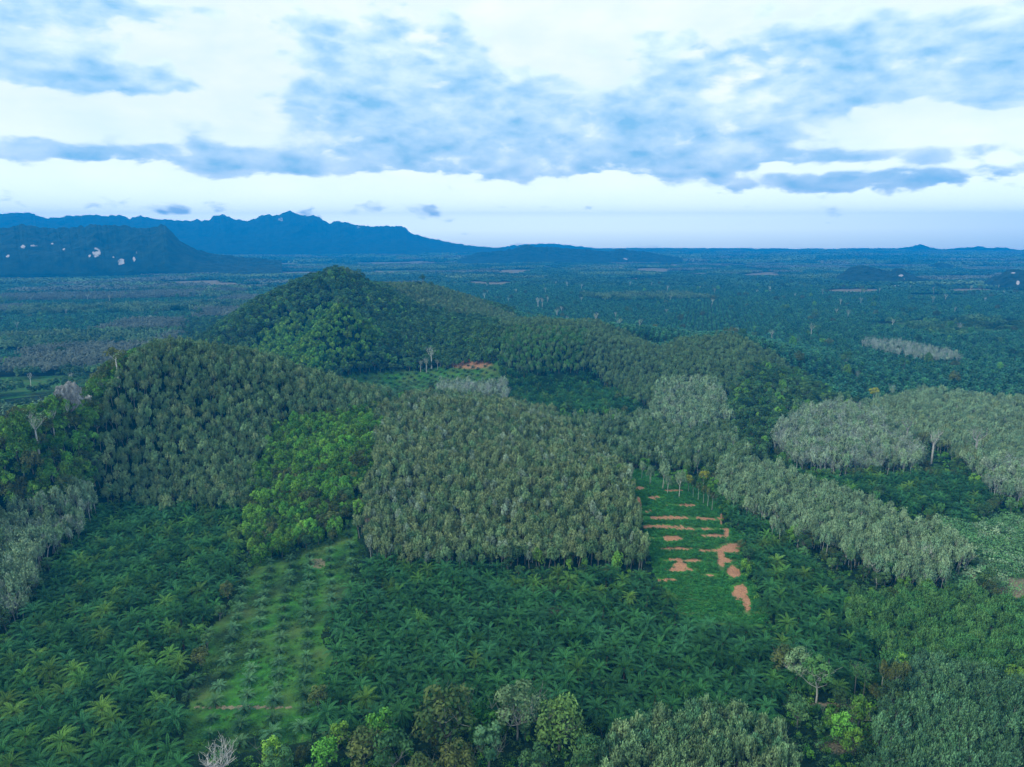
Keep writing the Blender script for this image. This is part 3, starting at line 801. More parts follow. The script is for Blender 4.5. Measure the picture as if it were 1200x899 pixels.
# stray trees where two plots meet
x, y = lattice(5.5, -420, 420, 100, 640, .4, .7)
v = in_view(x, y, 6); x, y = x[v], y[v]
c = classify(x, y, 3); e = np.zeros(len(x), bool)
for a in range(6): e |= classify(x + 7*math.cos(a*math.pi/3), y + 7*math.sin(a*math.pi/3), 3) != c
e &= ~np.isin(c, pid('terrace', 'young_palms', 'front_rubber', 'scrub', 'left_palms', 'central_palms', 'palm_strip')) & (rng.random(len(x)) < .34)
mass('border_trees', JUN[:2] + JUN[3:] + DRK + OLV + RUBM[:1], x[e], y[e], 'mixed green trees scattered along the borders between the plantations', 'border trees', smin=.38, smax=.85)

# shrubs, cover plants and undergrowth
x, y = band(['scrub'], 3.0, .6)
pxs, pys = project(x, y, height(x, y)); m = ~(inpoly(pxs, pys, [(1120,672),(1200,676),(1320,680),(1320,716),(1180,708)]) & (rng.random(len(x)) < .75))
mass('scrub_bushes', SCR, x[m], y[m], 'pale and bright green bushes thick over the open scrubland at the right', 'scrub', smin=.6, smax=2.1)
x, y = band(['terrace'], 1.15, .6, h=0)
px, py = project(x, y, height(x, y) + .5)
row = y/9.5 + .25*vnoise(x/14, y/14, 3); fr = row - np.floor(row)
keep = np.ones(len(x), bool)
SOIL = [(778,607,42,2.6),(830,608,28,2.0),(772,617,32,2.8),(818,620,30,2.0),(838,628,20,2.2),(788,631,15,3.2),(765,631,12,2),(795,643,24,2.0),(788,656,16,2.2),(808,657,14,2.6),(800,668,20,2.2),(860,642,15,7),(840,645,22,2.6),(853,657,12,3),(860,671,9,8),(867,692,11,11),(756,600,10,2.4),(768,583,11,2.2),(750,572,8,2),(832,674,9,2),(797,663,9,4),(748,590,4,8),(800,592,22,1.6),(790,575,16,1.4),(851,625,4,9),(846,608,3,9),(875,710,5,10),(845,655,5,16),(780,680,14,1.8)]
for (bx, by, rx, ry) in SOIL: keep &= ((px-bx)/rx)**2 + ((py-by)/ry)**2 > rng.uniform(.7, 1.7, len(x))
mass('cover_plants', TUF, x[keep], y[keep], 'low dark green cover plants on the terraces of the clearing', 'cover plants', smin=.6, smax=1.4, zoff=.45)
x, y = band(['young_palms'], 1.7, .7, h=0)
m = fbm(x/6, y/6, 3, 21) > .56
mass('field_grass', GRS, x[m], y[m], 'bright grass growing between the rows of young palms', 'grass', smin=.5, smax=1.0)
x, y = lattice(3.2, -330, 330, 95, 520, .2, .6)
c = classify(x, y, 2)
ok = in_view(x, y, 2) & ~np.isin(c, pid('terrace', 'young_palms', 'scrub', 'left_rubber', 'central_rubber')) & (rng.random(len(x)) < .62)
mass('undergrowth', BSH, x[ok], y[ok], 'dark shrubby undergrowth below the palms and around the groves', 'undergrowth', smin=.6, smax=1.3, zoff=-.1)
ix, iy = band(['corner_trees'], 5.0, .6)
m = rng.random(len(ix)) < .5
mass('corner_bushes', BSH, ix[m], iy[m], 'dark bushes on the bare patch beside the bottom grove', 'bushes', smin=.8, smax=1.9)

# ------------------------------------------------------------------ single trees
def at(px, py, hint=None):
    d = ray(px, py); t = np.linspace(80, 3200, 6000)
    P = np.array([0, 0, CAMZ])[None] + d[None]*t[:, None]
    hit = np.nonzero(P[:, 2] < height(P[:, 0], P[:, 1]))[0]
    k = hit[0] if len(hit) else -1
    if hint: 
        far = [q for q in hit if math.hypot(P[q, 0], P[q, 1]) > hint]
        k = far[0] if far else k
    return P[k, 0], P[k, 1]
def single(name, proto, px, py, s, label, cat, group=None, hint=None, rz=None, sz=None, dist=None):
    if dist: p = pt_dist(px, 300, dist); x, y = p[0], p[1]
    else: x, y = at(px, py, hint)
    return plant(name, proto, x, y, rng.uniform(0, 6.28) if rz is None else rz, s, label, cat, group, sz=sz)

WHITE = [bare('white_tree', L_DEAD(), seed=s, H=12, base=b, dens=0, bark=B_PALE(), n=n_, thick=.19, tw=90, lift=(34, 70)) for s, b, n_ in ((61,1.6,7),(62,4,6))]
TALL = [bare('tall_pale_tree', L_RUBG(), seed=s, H=17, base=9.5, dens=d, bark=B_PALE(), n=4, thick=.22, tw=30, lift=(40, 75)) for s, d in ((63,.5),(64,.15),(65,.9))]
EMER = [broad('emergent_tree', L_OLIVE(), seed=s, H=19, rad=4.2, base=13, lobes=7, bark=B_PALE(), per=60, limb=4, thick=.3) for s in (66,67)]
SILH = [broad('ridge_tree', L_DARK(), seed=s, H=17, rad=4.5, base=10, lobes=6, per=55, thick=.35) for s in (68,69)]
GREYBIG = broad('spreading_tree', L_RUBF(), seed=70, H=13, rad=4.6, base=4, lobes=13, bark=B_PALE(), per=95, limb=8, thick=.22, cs=.38)
BLU = broad('blue_tree', L_RUBB(), seed=79, H=13, rad=3.2, base=3.5, lobes=12, per=90)
WEEP = broad('weeping_tree', leaf_mat('weeping_leaf', (.035,.105,.025), (.125,.235,.060), .2), seed=71, H=12.5, rad=4.6, base=4, lobes=16, droop=4.2, per=110, cs=.42)
CONE = broad('white_stem_tree', L_RUBM(), seed=72, H=15, rad=3.3, base=5, lobes=12, bark=B_PALE(), per=80, thick=.25)
YELT = [broad('yellow_tree', L_YEL(), seed=s, H=13, rad=3.0, base=7, lobes=8, bark=B_PALE(), per=70, thick=.2) for s in (73,74)]
ROWT = [rubber('white_rubber', L_RUBG(), seed=s, H=13, base=6.0, rad=2.6, dens=.8, bark=B_PALE(), twigs=14) for s in (75,76,77)]
CLMP = [rubber('slender_tree', L_OLIVE(), seed=s, H=16, base=9.5, rad=2.0, dens=.7, bark=B_PALE(), twigs=12) for s in (111,112,113)]
SLIM = bare('slim_tree', L_RUBM(), seed=78, H=14, base=8, dens=.9, bark=B_GREY(), n=3, thick=.10, tw=16)

WHITE = [bare('white_tree', L_DEAD(), seed=s, H=12, base=b, dens=0, bark=plain_mat('white_bark', (.78,.78,.74), (.6,.6,.57), 1), n=n_, thick=.24, tw=110, lift=(32, 70)) for s, b, n_ in ((61,1.6,8),(62,4,6))]
S = single
S('bare_tree', WHITE[0], 262, 905, 0.90, 'small white leafless tree branching from its base at the bottom edge', 'bare tree')
S('spreading_tree', GREYBIG, 606, 868, 1.45, 'spreading grey-green tree with white branches showing below its crown', 'tree')
S('weeping_tree', WEEP, 655, 880, 1.45, 'bright tree with hanging leaf tassels right of the white-branched tree', 'tree')
S('broadleaf_tree', OLV[0], 523, 885, 1.67, 'largest olive-green tree of the row at the bottom, draped in creepers', 'tree')
S('broadleaf_tree', JUN[2], 568, 868, 1.38, 'small round bright green tree behind the row at the bottom', 'tree')
S('broadleaf_tree', BLU, 572, 905, 1.23, 'upright blue-grey tree in front of the round bright green tree', 'tree')
S('broadleaf_tree', JUN[0], 445, 880, 1.09, 'low bright green tree at the end of the young palm field', 'tree')
S('broadleaf_tree', OLV[1], 425, 905, 1.23, 'olive tree with drooping crown below the low bright green one', 'tree')
S('broadleaf_tree', JUN[1], 385, 905, 0.90, 'yellowish green tree at the left of the bottom row', 'tree')
S('broadleaf_tree', DRK[0], 462, 915, 1.16, 'dark olive tree between the drooping one and the largest one', 'tree')
S('broadleaf_tree', OLV[0], 540, 925, 1.09, 'rounded olive crown cut by the bottom edge below the largest tree', 'tree')
S('broadleaf_tree', DRK[1], 330, 920, 1.01, 'dark low tree right of the white leafless tree', 'tree')
S('broadleaf_tree', JUN[3], 362, 925, 0.72, 'small pointed bright tree at the bottom edge', 'tree')
S('broadleaf_tree', DRK[2], 625, 925, 0.87, 'dark tree at the bottom edge below the white-branched tree', 'tree')
S('broadleaf_tree', DRK[0], 690, 905, 0.87, 'dark green tree squeezed against the bottom rubber grove', 'tree')
S('broadleaf_tree', OLV[1], 490, 935, 1.16, 'broad olive crown at the very bottom, centre of the row', 'tree')
S('small_tree', RUBM[0], 806, 832, .85, 'small pointed tree standing alone at the top of the bottom rubber grove', 'tree')
S('white_stem_tree', CONE, 956, 824, 1.15, 'bright green oval tree with a white stem beside the narrow track', 'tree')
S('pale_tree', GREYBIG, 932, 802, 1.0, 'pale loose tree just behind the white-stemmed oval tree', 'tree')
S('broadleaf_tree', OLV[1], 915, 794, 1.1, 'olive tree left of the pale loose tree', 'tree')
S('slim_tree', SLIM, 1001, 817, .85, 'thin tree with one bare grey stem, left of its twin', 'tree')
S('slim_tree', SLIM, 1011, 820, .8, 'thin tree with a bare brownish stem, right of its twin', 'tree')
for k, (a, b) in enumerate([(1031,820),(1038,826),(1045,822),(1052,828),(1058,821)]):
    S('slender_tree', CLMP[k % 3], a, b, .85, 'slender pale-stemmed tree in the tight clump by the corner grove', 'tree', 'clump of slender pale trees')
S('small_tree', RUBM[1], 958, 842, .5, 'small umbrella tree on a short stem in front of the white-stemmed tree', 'tree')
for k, (a, b, s) in enumerate([(985,870,.8),(1005,855,.85),(1015,878,.75),(972,850,.6),(1000,885,.7)]):
    S('dense_tree', JUN[k % 4], a, b, s, 'dense dark green tree in the thicket beside the bare patch', 'tree', 'thicket trees')
for k, (a, b) in enumerate([(733,560),(748,565),(755,569),(765,571),(777,575),(783,579),(797,584)]):
    S('white_rubber_tree', ROWT[k % 3], a + rng.normal()*3, b + rng.normal()*3, rng.uniform(.8, 1.35), 'pale-trunked rubber tree in the single row along the top of the clearing', 'rubber tree', 'row of pale rubber trees above the clearing')
S('yellow_tree', YELT[0], 807, 578, .8, 'smaller yellow-leaved tree at the top right corner of the terraced clearing', 'tree')
S('yellow_tree', YELT[1], 824, 574, .95, 'taller yellow-topped tree above the palms at the clearing corner', 'tree')
for k, (a, b) in enumerate([(812,585),(818,588),(824,592),(829,596),(834,600)]):
    S('pale_trunk_tree', CLMP[k % 3], a, b, .7, 'pale thin trunk in the clump under the yellow trees', 'tree', 'pale thin trunks under the yellow trees')
for k in range(30):
    t = k/29; a, b = 846 + 190*t + rng.normal()*6, 590 + 84*t + rng.normal()*5 + 6*math.sin(t*3)
    S('edge_rubber_tree', ROWT[k % 3], a, b, rng.uniform(.85, 1.05), 'white-stemmed rubber tree along the front edge of the pale strip', 'rubber tree', 'white stems along the strip edge')
S('tall_tree', TALL[2], 1060, 527, 1.6, 'tallest white trunk before the olive grove, left of three', 'tall tree')
S('tall_tree', TALL[1], 1091, 544, 1.5, 'bare white trunk with a thin top, middle of three', 'tall tree')
S('tall_tree', TALL[0], 1139, 545, 1.75, 'leaning white trunk at the end of the palm band', 'tall tree')
S('tall_tree', TALL[0], 1080, 672, .9, 'white-stemmed tree at the end of the pale strip by the scrub', 'tree')
S('leafless_tree', BARE2[0], 1044, 468, 1.1, 'spreading grey leafless tree on the plain behind the olive grove', 'bare tree')
S('leafless_tree', BARE[0], 1004, 447, .9, 'small pale leafless tree at the foot of the mountain flank', 'bare tree')
S('yellow_tree', YELT[0], 1022, 474, 1.2, 'lone mustard yellow tree at the foot of the mountain flank', 'tree')
S('pale_tree', TALL[2], 46, 532, 1.3, 'pale spreading tree with a white trunk on the left slope', 'tree')
S('tall_tree', TALL[1], 64, 512, .85, 'short white trunk on the left slope, lower of two', 'tree')
S('tall_tree', TALL[1], 81, 500, .8, 'short white trunk on the left slope, upper of two', 'tree')
S('emergent_tree', EMER[0], 140, 455, 1.25, 'tall tree with a long white trunk at the edge of the left hill plantation', 'tall tree')
S('emergent_tree', EMER[1], 356, 505, .75, 'tall-trunked tree standing above the jungle in the gully', 'tall tree')
S('emergent_tree', EMER[0], 449, 494, .75, 'tall olive tree at the top of the gully beside the central hill', 'tall tree')
S('emergent_tree', TALL[1], 506, 433, 1.5, 'very tall white tree with two levels of branches in the valley clearing', 'tall tree', hint=560)
for k, (a, b, s) in enumerate([(493,436,.8),(500,437,1.0),(513,434,.7)]):
    S('dead_tree', TALL[1], a, b, s, 'bare pale trunk beside the very tall white tree in the valley', 'dead tree', 'bare trunks in the valley clearing', hint=560)
S('ridge_tree', SILH[0], 420, 320, 1.0, 'dark flat-topped tree on the summit of the mountain', 'tree', dist=965)
S('ridge_tree', SILH[1], 495, 330, 1.35, 'tall dark tree with layered crown on the rear summit', 'tree', dist=1080)
S('ridge_tree', SILH[0], 857, 384, .75, 'dark round tree breaking the skyline of the right shoulder', 'tree', dist=815)
S('yellow_tree', OLV[1], 514, 354, 1.0, 'pale yellowish tree on the rear slope of the mountain, upper one', 'tree', dist=1010)
S('yellow_tree', OLV[1], 535, 362, 1.2, 'pale yellowish tree on the rear slope of the mountain, lower one', 'tree', dist=960)
for k, (a, b) in enumerate([(631,358),(636,357)]):
    S('tall_tree', TALL[1], a, b, 1.6, 'pair of bare tall trunks on the plain behind the ridge', 'tall tree', 'two tall trunks on the plain', dist=1500)
S('tall_tree', TALL[2], 959, 384, 1.4, 'tall pale tree rising over the palms of the plain', 'tall tree', dist=1150)
S('umbrella_tree', JUN[2], 868, 470, 1.35, 'broad umbrella-shaped tree in the dark forest of the right flank', 'tree')

# limestone outcrop at the left slope
def boulder(name, px, py, dist, sx, sy, sz, seed, label):
    g = np.random.default_rng(seed)
    import bmesh
    bm = bmesh.new(); bmesh.ops.create_icosphere(bm, subdivisions=6, radius=1)
    P = np.array([v.co[:] for v in bm.verts])
    n = fbm(P[:, 0]*2.2 + 5 + P[:, 2], P[:, 1]*2.2 + seed + P[:, 2]*.4, 4, seed) - .5
    n2 = np.abs(fbm(P[:, 0]*6 + 9, P[:, 1]*6 + P[:, 2]*1.5, 5, seed + 4) - .5)*1.6
    for v, a, b in zip(bm.verts, n, n2):
        k = 1 + a*.9 - b*.8
        v.co = (v.co.x*sx*k, v.co.y*sy*k, (max(v.co.z, -.6) + .35)*sz*k)
    me = bpy.data.meshes.new(name); bm.to_mesh(me); bm.free()
    me.materials.append(plain_mat('limestone', (.50,.51,.49), (.10,.11,.10), .6, .9, .35))
    o = link(name, me)
    p = pt_dist(px, 300, dist)
    o.location = (p[0], p[1], float(height(np.array([p[0]]), np.array([p[1]]))[0])); o.rotation_euler[2] = g.uniform(0, 3)
    tag(o, label, 'rock')
boulder('limestone_outcrop', 76, 450, 466, 15, 9, 10, 3, 'larger pale limestone outcrop on the skyline of the left slope')
boulder('limestone_outcrop', 54, 462, 452, 8, 6, 9, 8, 'smaller pale rock just below the larger outcrop')

# ------------------------------------------------------------------ the plain
PF  = [palm_far('plain_palm', leaf_mat('plain_palm_leaf', (.006,.05,.030), (.040,.165,.085), .4), 1), palm_far('plain_palm_bright', leaf_mat('plain_palm_leaf_light', (.012,.070,.034), (.060,.200,.080), .4), 2)]
x, y = lattice(8.6, -1500, 1500, 560, 2300, .25, .22)
r = np.hypot(x, y)
c = classify(x, y, 3); m = (c == 0) & (r > 540) & (r < 2250) & in_view(x, y, 5, 90); x, y, r = x[m], y[m], r[m]
fk = far_kind(x, y)
# plants hidden behind the hills are left out
def hidden(x, y, h=9):
    z = height(x, y) + h; hid = np.zeros(len(x), bool)
    for t in np.linspace(.25, .97, 40):
        hid |= (CAMZ + (z - CAMZ)*t) < height(x*t, y*t) - 1.0
    return hid
vis = ~hidden(x, y); x, y, r, fk = x[vis], y[vis], r[vis], fk[vis]
a = fk == 0
mass('plain_palms', PF, x[a], y[a], 'oil palm plantations stretching over the plain', 'oil palms', smin=.85, smax=1.15)
L_GREYP = lambda: leaf_mat('grey_rubber_leaf', (.09,.125,.085), (.155,.19,.14), .2)
def lod(nm, leaf, hh, el, seed, n, per, rr, cs): return [wood_tile(nm, leaf, seed + k, 26, n, rr, hh, per, el, cs) for k in range(2)]
x, y = rng.uniform(-1300, 1500, 2600), rng.uniform(650, 2300, 2600)
c = classify(x, y, 3); r = np.hypot(x, y); m = (c == 0) & (r > 700) & in_view(x, y, 5, 20); x, y = x[m][:420], y[m][:420]
mass('plain_trees', DRK + JUN[:2] + OLV + TALL[:2], x, y, 'taller trees standing out of the palms on the plain', 'trees', smin=.8, smax=1.35)
x, y = lattice(6.5, 300, 900, 700, 1300, .3, .5)
px, py = project(x, y, height(x, y) + 5); m = (((px-1068)/58)**2 + ((py-(412+(px-1068)*.16))/8)**2 < 1) & (rng.random(len(x)) < .8)
mass('dead_wood', BARE + GRYT[:1], x[m], y[m], 'patch of pale leafless trees among the palms of the right plain', 'bare trees', smin=.7, smax=1.0)
T_R = lod('plain_rubber', L_RUB(), 12, 1.2, 80, 25, 34, 3.2, .38); T_G = lod('plain_grey', L_GREYP(), 11, 1.3, 84, 25, 34, 3.1, .36); T_D = lod('plain_wood', L_DARK(), 12, 1.0, 88, 16, 40, 4.4, .34)
x, y = lattice(24, -1500, 1500, 540, 2300, .25, .12, row=24)
r = np.hypot(x, y); c = classify(x, y, 3); m = (c == 0) & (r > 540) & (r < 2250) & in_view(x, y, 5, 90); x, y, r = x[m], y[m], r[m]
fk = far_kind(x, y); vis = ~hidden(x, y, 12); x, y, fk = x[vis], y[vis], fk[vis]
a = fk == 1; mass('plain_rubber', T_R + T_D[:1], x[a], y[a], 'dark green rubber blocks on the plain', 'woodland', smin=.95, smax=1.15, tilt=.01)
a = fk == 2; mass('plain_grey_rubber', T_G, x[a], y[a], 'grey leafless rubber blocks on the plain at the left', 'woodland', smin=.95, smax=1.1, tilt=.01)
a = (fk == 4) & (rng.random(len(x)) < .5); mass('plain_thicket', T_D, x[a], y[a], 'scattered thickets over the pastures of the plain', 'woodland', smin=.6, smax=1.0, tilt=.01)
L_FAR = lambda: leaf_mat('far_palm_leaf', (.016,.070,.036), (.055,.150,.070), .3)
W = [[wood_tile('far_palms', L_FAR(), 91 + k, 70, 64, 5, 7, 7) for k in range(2)], [wood_tile('far_rubber', L_RUB(), 93 + k, 70, 64, 5, 11, 7) for k in range(2)], [wood_tile('far_grey', L_GREYP(), 95, 70, 64, 5, 10, 7)]]
for d0, d1, st, sc in ((2200, 4600, 66, 1.0), (4600, 9350, 130, 2.0)):
    x, y = lattice(st, -7200, 7200, 1200, 9400, .25, .12, row=st)
    r = np.hypot(x, y); m = (r > d0) & (r < d1) & in_view(x, y, 5, 60); x, y = x[m], y[m]
    fk = far_kind(x, y)
    vis = ~hidden(x, y, 12); x, y, fk = x[vis], y[vis], fk[vis]
    far = 'far' if d0 < 4000 else 'farthest'
    for k, nm, lab in ((0, 'palms', 'dark palm woods over the %s plain' % far), (1, 'rubber', 'green rubber woods over the %s plain' % far), (2, 'grey_rubber', 'greyish bare woods over the %s plain' % far)):
        a = (fk == k) if k else ((fk == 0) | ((fk == 4) & (rng.random(len(x)) < .35)))
        mass('%s_%s' % (far, nm), W[k], x[a], y[a], lab, 'woodland', smin=.95*sc, smax=1.1*sc, tilt=.004)

# ------------------------------------------------------------------ hills far off
def hill(name, sky, dist, depth, label, rocks=(), rough=14, seed=0, front=.5, jag=1.0, base=None, n=260, nv=61, power=.8):
    sk = np.array(sky, float)
    px = np.linspace(sk[0, 0], sk[-1, 0], n)
    py = np.interp(px, sk[:, 0], sk[:, 1]) + max(jag, .9)*((vnoise(px/5, px*0 + seed, 3) - .5)*2.2 + (vnoise(px/2.2, px*0 + seed, 4) - .5)*1.5)*np.clip((HOR + 24 - np.interp(px, sk[:, 0], sk[:, 1]))/30, .25, 1)
    V = np.zeros((nv, n, 3)); rockm = np.zeros((nv, n))
    for i in range(n):
        d = ray(px[i], py[i]); k = dist/math.hypot(d[0], d[1])
        top = CAMZ + d[2]*k
        ux, uy = d[0]/math.hypot(d[0], d[1]), d[1]/math.hypot(d[0], d[1])
        for j in range(nv):
            v = j/(nv - 1)
            V[j, i] = (ux, uy, top)
            s = (v/front)**power if v < front else (1 - (v - front)/(1 - front))**1.3
            V[j, i, 2] = s
            rr = dist + (v - front)*depth
            V[j, i, 0] = ux*rr; V[j, i, 1] = uy*rr
    tops = np.array([CAMZ + ray(a, b)[2]*dist/math.hypot(*ray(a, b)[:2]) for a, b in zip(px, py)])
    X, Y, Sv = V[..., 0], V[..., 1], V[..., 2]
    g0 = height(X.ravel(), Y.ravel()).reshape(X.shape) - 6
    rd = 1 - np.abs(2*fbm(X/ (rough*14), Y/(rough*20), 5, seed) - 1)
    fine = fbm(X/rough, Y/rough, 3, seed + 9) - .5
    sil = 1 - np.abs(np.linspace(0, 1, nv)[:, None] - front)*0
    off = np.abs(np.linspace(0, 1, nv)[:, None] - front)/front
    hgt = np.maximum(tops[None] - g0, 0)
    Z = g0 + hgt*Sv*(1 + (rd - .75)*.9*np.clip(off*2.2, 0, 1)*np.clip(1.2 - off, 0, 1)) + fine*rough*.9*jag*Sv
    V[..., 2] = Z
    me = bpy.data.meshes.new(name)
    idx = np.arange(nv*n).reshape(nv, n)
    f = np.stack([idx[:-1, :-1], idx[:-1, 1:], idx[1:, 1:], idx[1:, :-1]], -1).reshape(-1, 4)
    me.from_pydata(V.reshape(-1, 3).tolist(), [], f.tolist())
    qx, qy = project(V[..., 0].ravel(), V[..., 1].ravel(), Z.ravel())
    rk = np.zeros(nv*n)
    for (bx, by, rx, ry) in rocks: rk = np.maximum(rk, np.clip(1.35 - ((qx-bx)/rx)**2 - ((qy-by)/ry)**2, 0, 1))
    a = me.attributes.new('rock', 'FLOAT', 'POINT'); a.data.foreach_set('value', rk.astype(np.float32))
    m_, nt, bs = new_mat(name)
    at_ = N(nt, 'ShaderNodeAttribute', attribute_name='rock'); geo = N(nt, 'ShaderNodeNewGeometry')
    nz = N(nt, 'ShaderNodeTexNoise'); nz.inputs['Scale'].default_value = .5/rough; nz.inputs['Detail'].default_value = 6
    nt.links.new(geo.outputs['Position'], nz.inputs['Vector'])
    cc = mixc(nt, math_(nt, 'MULTIPLY_ADD', nz.outputs['Fac'], 3, -1, clamp=True), (.005,.018,.014), (.018,.042,.026))
    nz2 = N(nt, 'ShaderNodeTexNoise'); nz2.inputs['Scale'].default_value = .045; nz2.inputs['Detail'].default_value = 5
    nt.links.new(geo.outputs['Position'], nz2.inputs['Vector'])
    rm = math_(nt, 'MULTIPLY_ADD', math_(nt, 'MULTIPLY', at_.outputs['Fac'], math_(nt, 'MULTIPLY_ADD', nz2.outputs['Fac'], 5.0, -1.7)), 4, -1.7, clamp=True)
    cc = mixc(nt, rm, cc, mixc(nt, nz.outputs['Fac'], (.60,.57,.53), (.28,.27,.26)))
    nt.links.new(cc, bs.inputs['Base Color']); bs.inputs['Roughness'].default_value = .95; bs.inputs['Specular IOR Level'].default_value = .1
    bp = N(nt, 'ShaderNodeBump'); bp.inputs['Strength'].default_value = 1.0; bp.inputs['Distance'].default_value = rough*.6
    nt.links.new(nz.outputs['Fac'], bp.inputs['Height']); nt.links.new(bp.outputs[0], bs.inputs['Normal'])
    me.materials.append(m_)
    o = link(name, me); tag(o, label, None, None, 'structure')
    return o
hill('mountain_range', [(-260,262),(-140,255),(-60,258),(0,252),(20,249),(35,250),(50,255),(62,256),(75,254),(95,252),(110,251),(125,253),(140,252),(152,256),(165,253),(175,255),(190,257),(205,258),(220,259),(232,258),(246,258),(250,254),(262,251),(272,256),(290,259),(300,256),(308,252),(315,252),(326,252),(333,248),(340,246.5),(350,252),(358,253),(366,252),(376,256),(388,262),(394,259),(400,259),(412,263),(420,264),(432,264),(445,266),(452,264),(460,266),(468,264),(476,268),(480,273),(500,278),(520,283),(540,286),(552,288),(600,292)],
     7400, 2300, 'jagged blue mountain range along the left horizon', rocks=[(329,257,4,2.5),(420,266,2,1.5)], rough=26, seed=3, jag=.5, n=520, nv=71)
hill('limestone_massif', [(-280,290),(-200,268),(-100,272),(-40,266),(0,268),(30,264),(60,268),(90,266),(108,264),(125,264),(150,265),(160,267),(175,267),(188,264),(195,266),(202,273),(212,283),(225,291),(245,297),(270,300),(300,303),(330,306)],
     3700, 950, 'dark steep limestone massif with white cliff scars at the left', rocks=[(113,296,5,6.5),(142,307,4.5,4),(27,289,3,2.5),(40,288,5,1.2),(61,286,2,1.5),(133,301,1.5,2),(157,304,1.5,4),(75,293,2,2),(105,300,1.5,2),(160,296,1.5,1.5),(10,300,3,2)], rough=20, seed=11, power=.55, jag=.9, n=420, nv=81, front=.55)
hill('low_hills', [(540,303),(560,296),(590,294),(605,290),(620,287),(632,289),(645,289),(655,290),(672,291),(690,293),(715,295),(722,292),(730,291),(738,294),(750,294),(765,297),(785,300),(800,303)], 4700, 700, 'line of low wooded hills at the centre of the plain', rocks=[(733,303,4,1.5)], rough=18, seed=21, n=220, nv=41)
hill('wooded_knoll', [(970,331),(985,321),(995,314),(1005,311),(1015,312),(1030,316),(1042,318),(1050,314),(1056,314),(1062,319),(1080,326),(1100,331)], 2900, 420, 'dark wooded knoll with two tops on the right plain', rocks=[(1056,323,3,1.5),(1062,327,4,1)], rough=13, seed=25, n=160, nv=41)
hill('karst_hill', [(1150,335),(1160,326),(1172,322),(1180,317),(1190,315),(1202,316),(1220,312),(1240,318),(1270,330),(1290,336)], 2750, 330, 'steep dark karst hill with a white scar at the right border', rocks=[(1193,331,2.5,3),(1187,320,3,1)], rough=13, seed=28, power=.5, n=150, nv=41)
hill('small_knoll', [(1086,313),(1094,309),(1102,307),(1110,309),(1120,313),(1130,315)], 4300, 260, 'small round hill far out on the right plain', rough=14, seed=29, n=70, nv=25)
hill('small_knoll', [(1140,321),(1150,317.5),(1160,318),(1170,321)], 3700, 220, 'tiny flat hill beyond the knoll with two tops', rough=14, seed=30, n=60, nv=25)
hill('small_knoll', [(985,307),(993,303.5),(1000,303),(1008,307)], 5200, 250, 'tiny hill behind the knoll with two tops', rough=14, seed=33, n=60, nv=25)
hill('small_knoll', [(945,308),(958,304),(966,303.5),(980,307)], 5000, 300, 'tiny long hill left of the knolls', rough=14, seed=34, n=60, nv=25)
hill('horizon_hills', [(960,293),(1000,291),(1030,291),(1056,291),(1068,288.5),(1078,287),(1088,289),(1104,293),(1118,291),(1135,289.5),(1148,289),(1158,291),(1168,290),(1178,291),(1195,293),(1300,294)], 9000, 500, 'faint pale hills on the right horizon', rough=30, seed=35, n=220, nv=31, jag=.5)
hill('horizon_hills', [(570,292),(600,287.5),(625,286),(650,285),(665,287),(700,291)], 9000, 400, 'faint low hills on the horizon right of the mountain range', rough=30, seed=36, n=100, nv=25, jag=.4)

# farmhouses on the plain
def house(px, py, w, l, label, rot=0.3, hint=600):
    x, y = at(px, py, hint)
    z = float(height(np.array([x]), np.array([y]))[0])
    root = link('farmhouse', None); root.location = (x, y, z); root.rotation_euler[2] = rot
    tag(root, label, 'house')
    b = MB(); hw, hl, h = w/2, l/2, 4.0
    b.add([(-hl,-hw,-1),(hl,-hw,-1),(hl,hw,-1),(-hl,hw,-1),(-hl,-hw,h),(hl,-hw,h),(hl,hw,h),(-hl,hw,h),(-hl,0,h+2.2),(hl,0,h+2.2)],
          [(0,1,5,4),(1,2,6,5),(2,3,7,6),(3,0,4,7),(4,8,7),(5,6,9)])
    link('wall', b.mesh('house_wall', [plain_mat('plaster', (.7,.68,.62), (.55,.54,.5), .6)]), root)
    q = MB(); e = .7
    for s in (-1, 1):
        A = [(-hl-e, s*(hw+e), h-.5), (hl+e, s*(hw+e), h-.5), (hl+e, 0, h+2.35), (-hl-e, 0, h+2.35)]
        q.add(A + [(a, c, d+.18) for a, c, d in A], [(0,1,2,3),(4,5,6,7),(0,1,5,4),(1,2,6,5),(2,3,7,6),(3,0,4,7)])
    link('roof', q.mesh('house_roof', [plain_mat('tin_roof', (.62,.63,.64), (.45,.45,.46), .4, .45)]), root)
house(167, 368, 9, 14, 'pale farmhouse among the trees of the left plain, larger one')
house(178, 375, 8, 11, 'pale farmhouse just in front of the larger one on the left plain', .5)

house(1049, 337, 12, 22, 'long pale roof on the right plain before the wooded knoll', .1, 1500)
house(1064, 338, 10, 16, 'smaller pale roof just right of the long one before the knoll', -.2, 1500)
house(905, 340, 12, 20, 'lone pale roof on the plain left of the wooded knoll', .4, 1500)

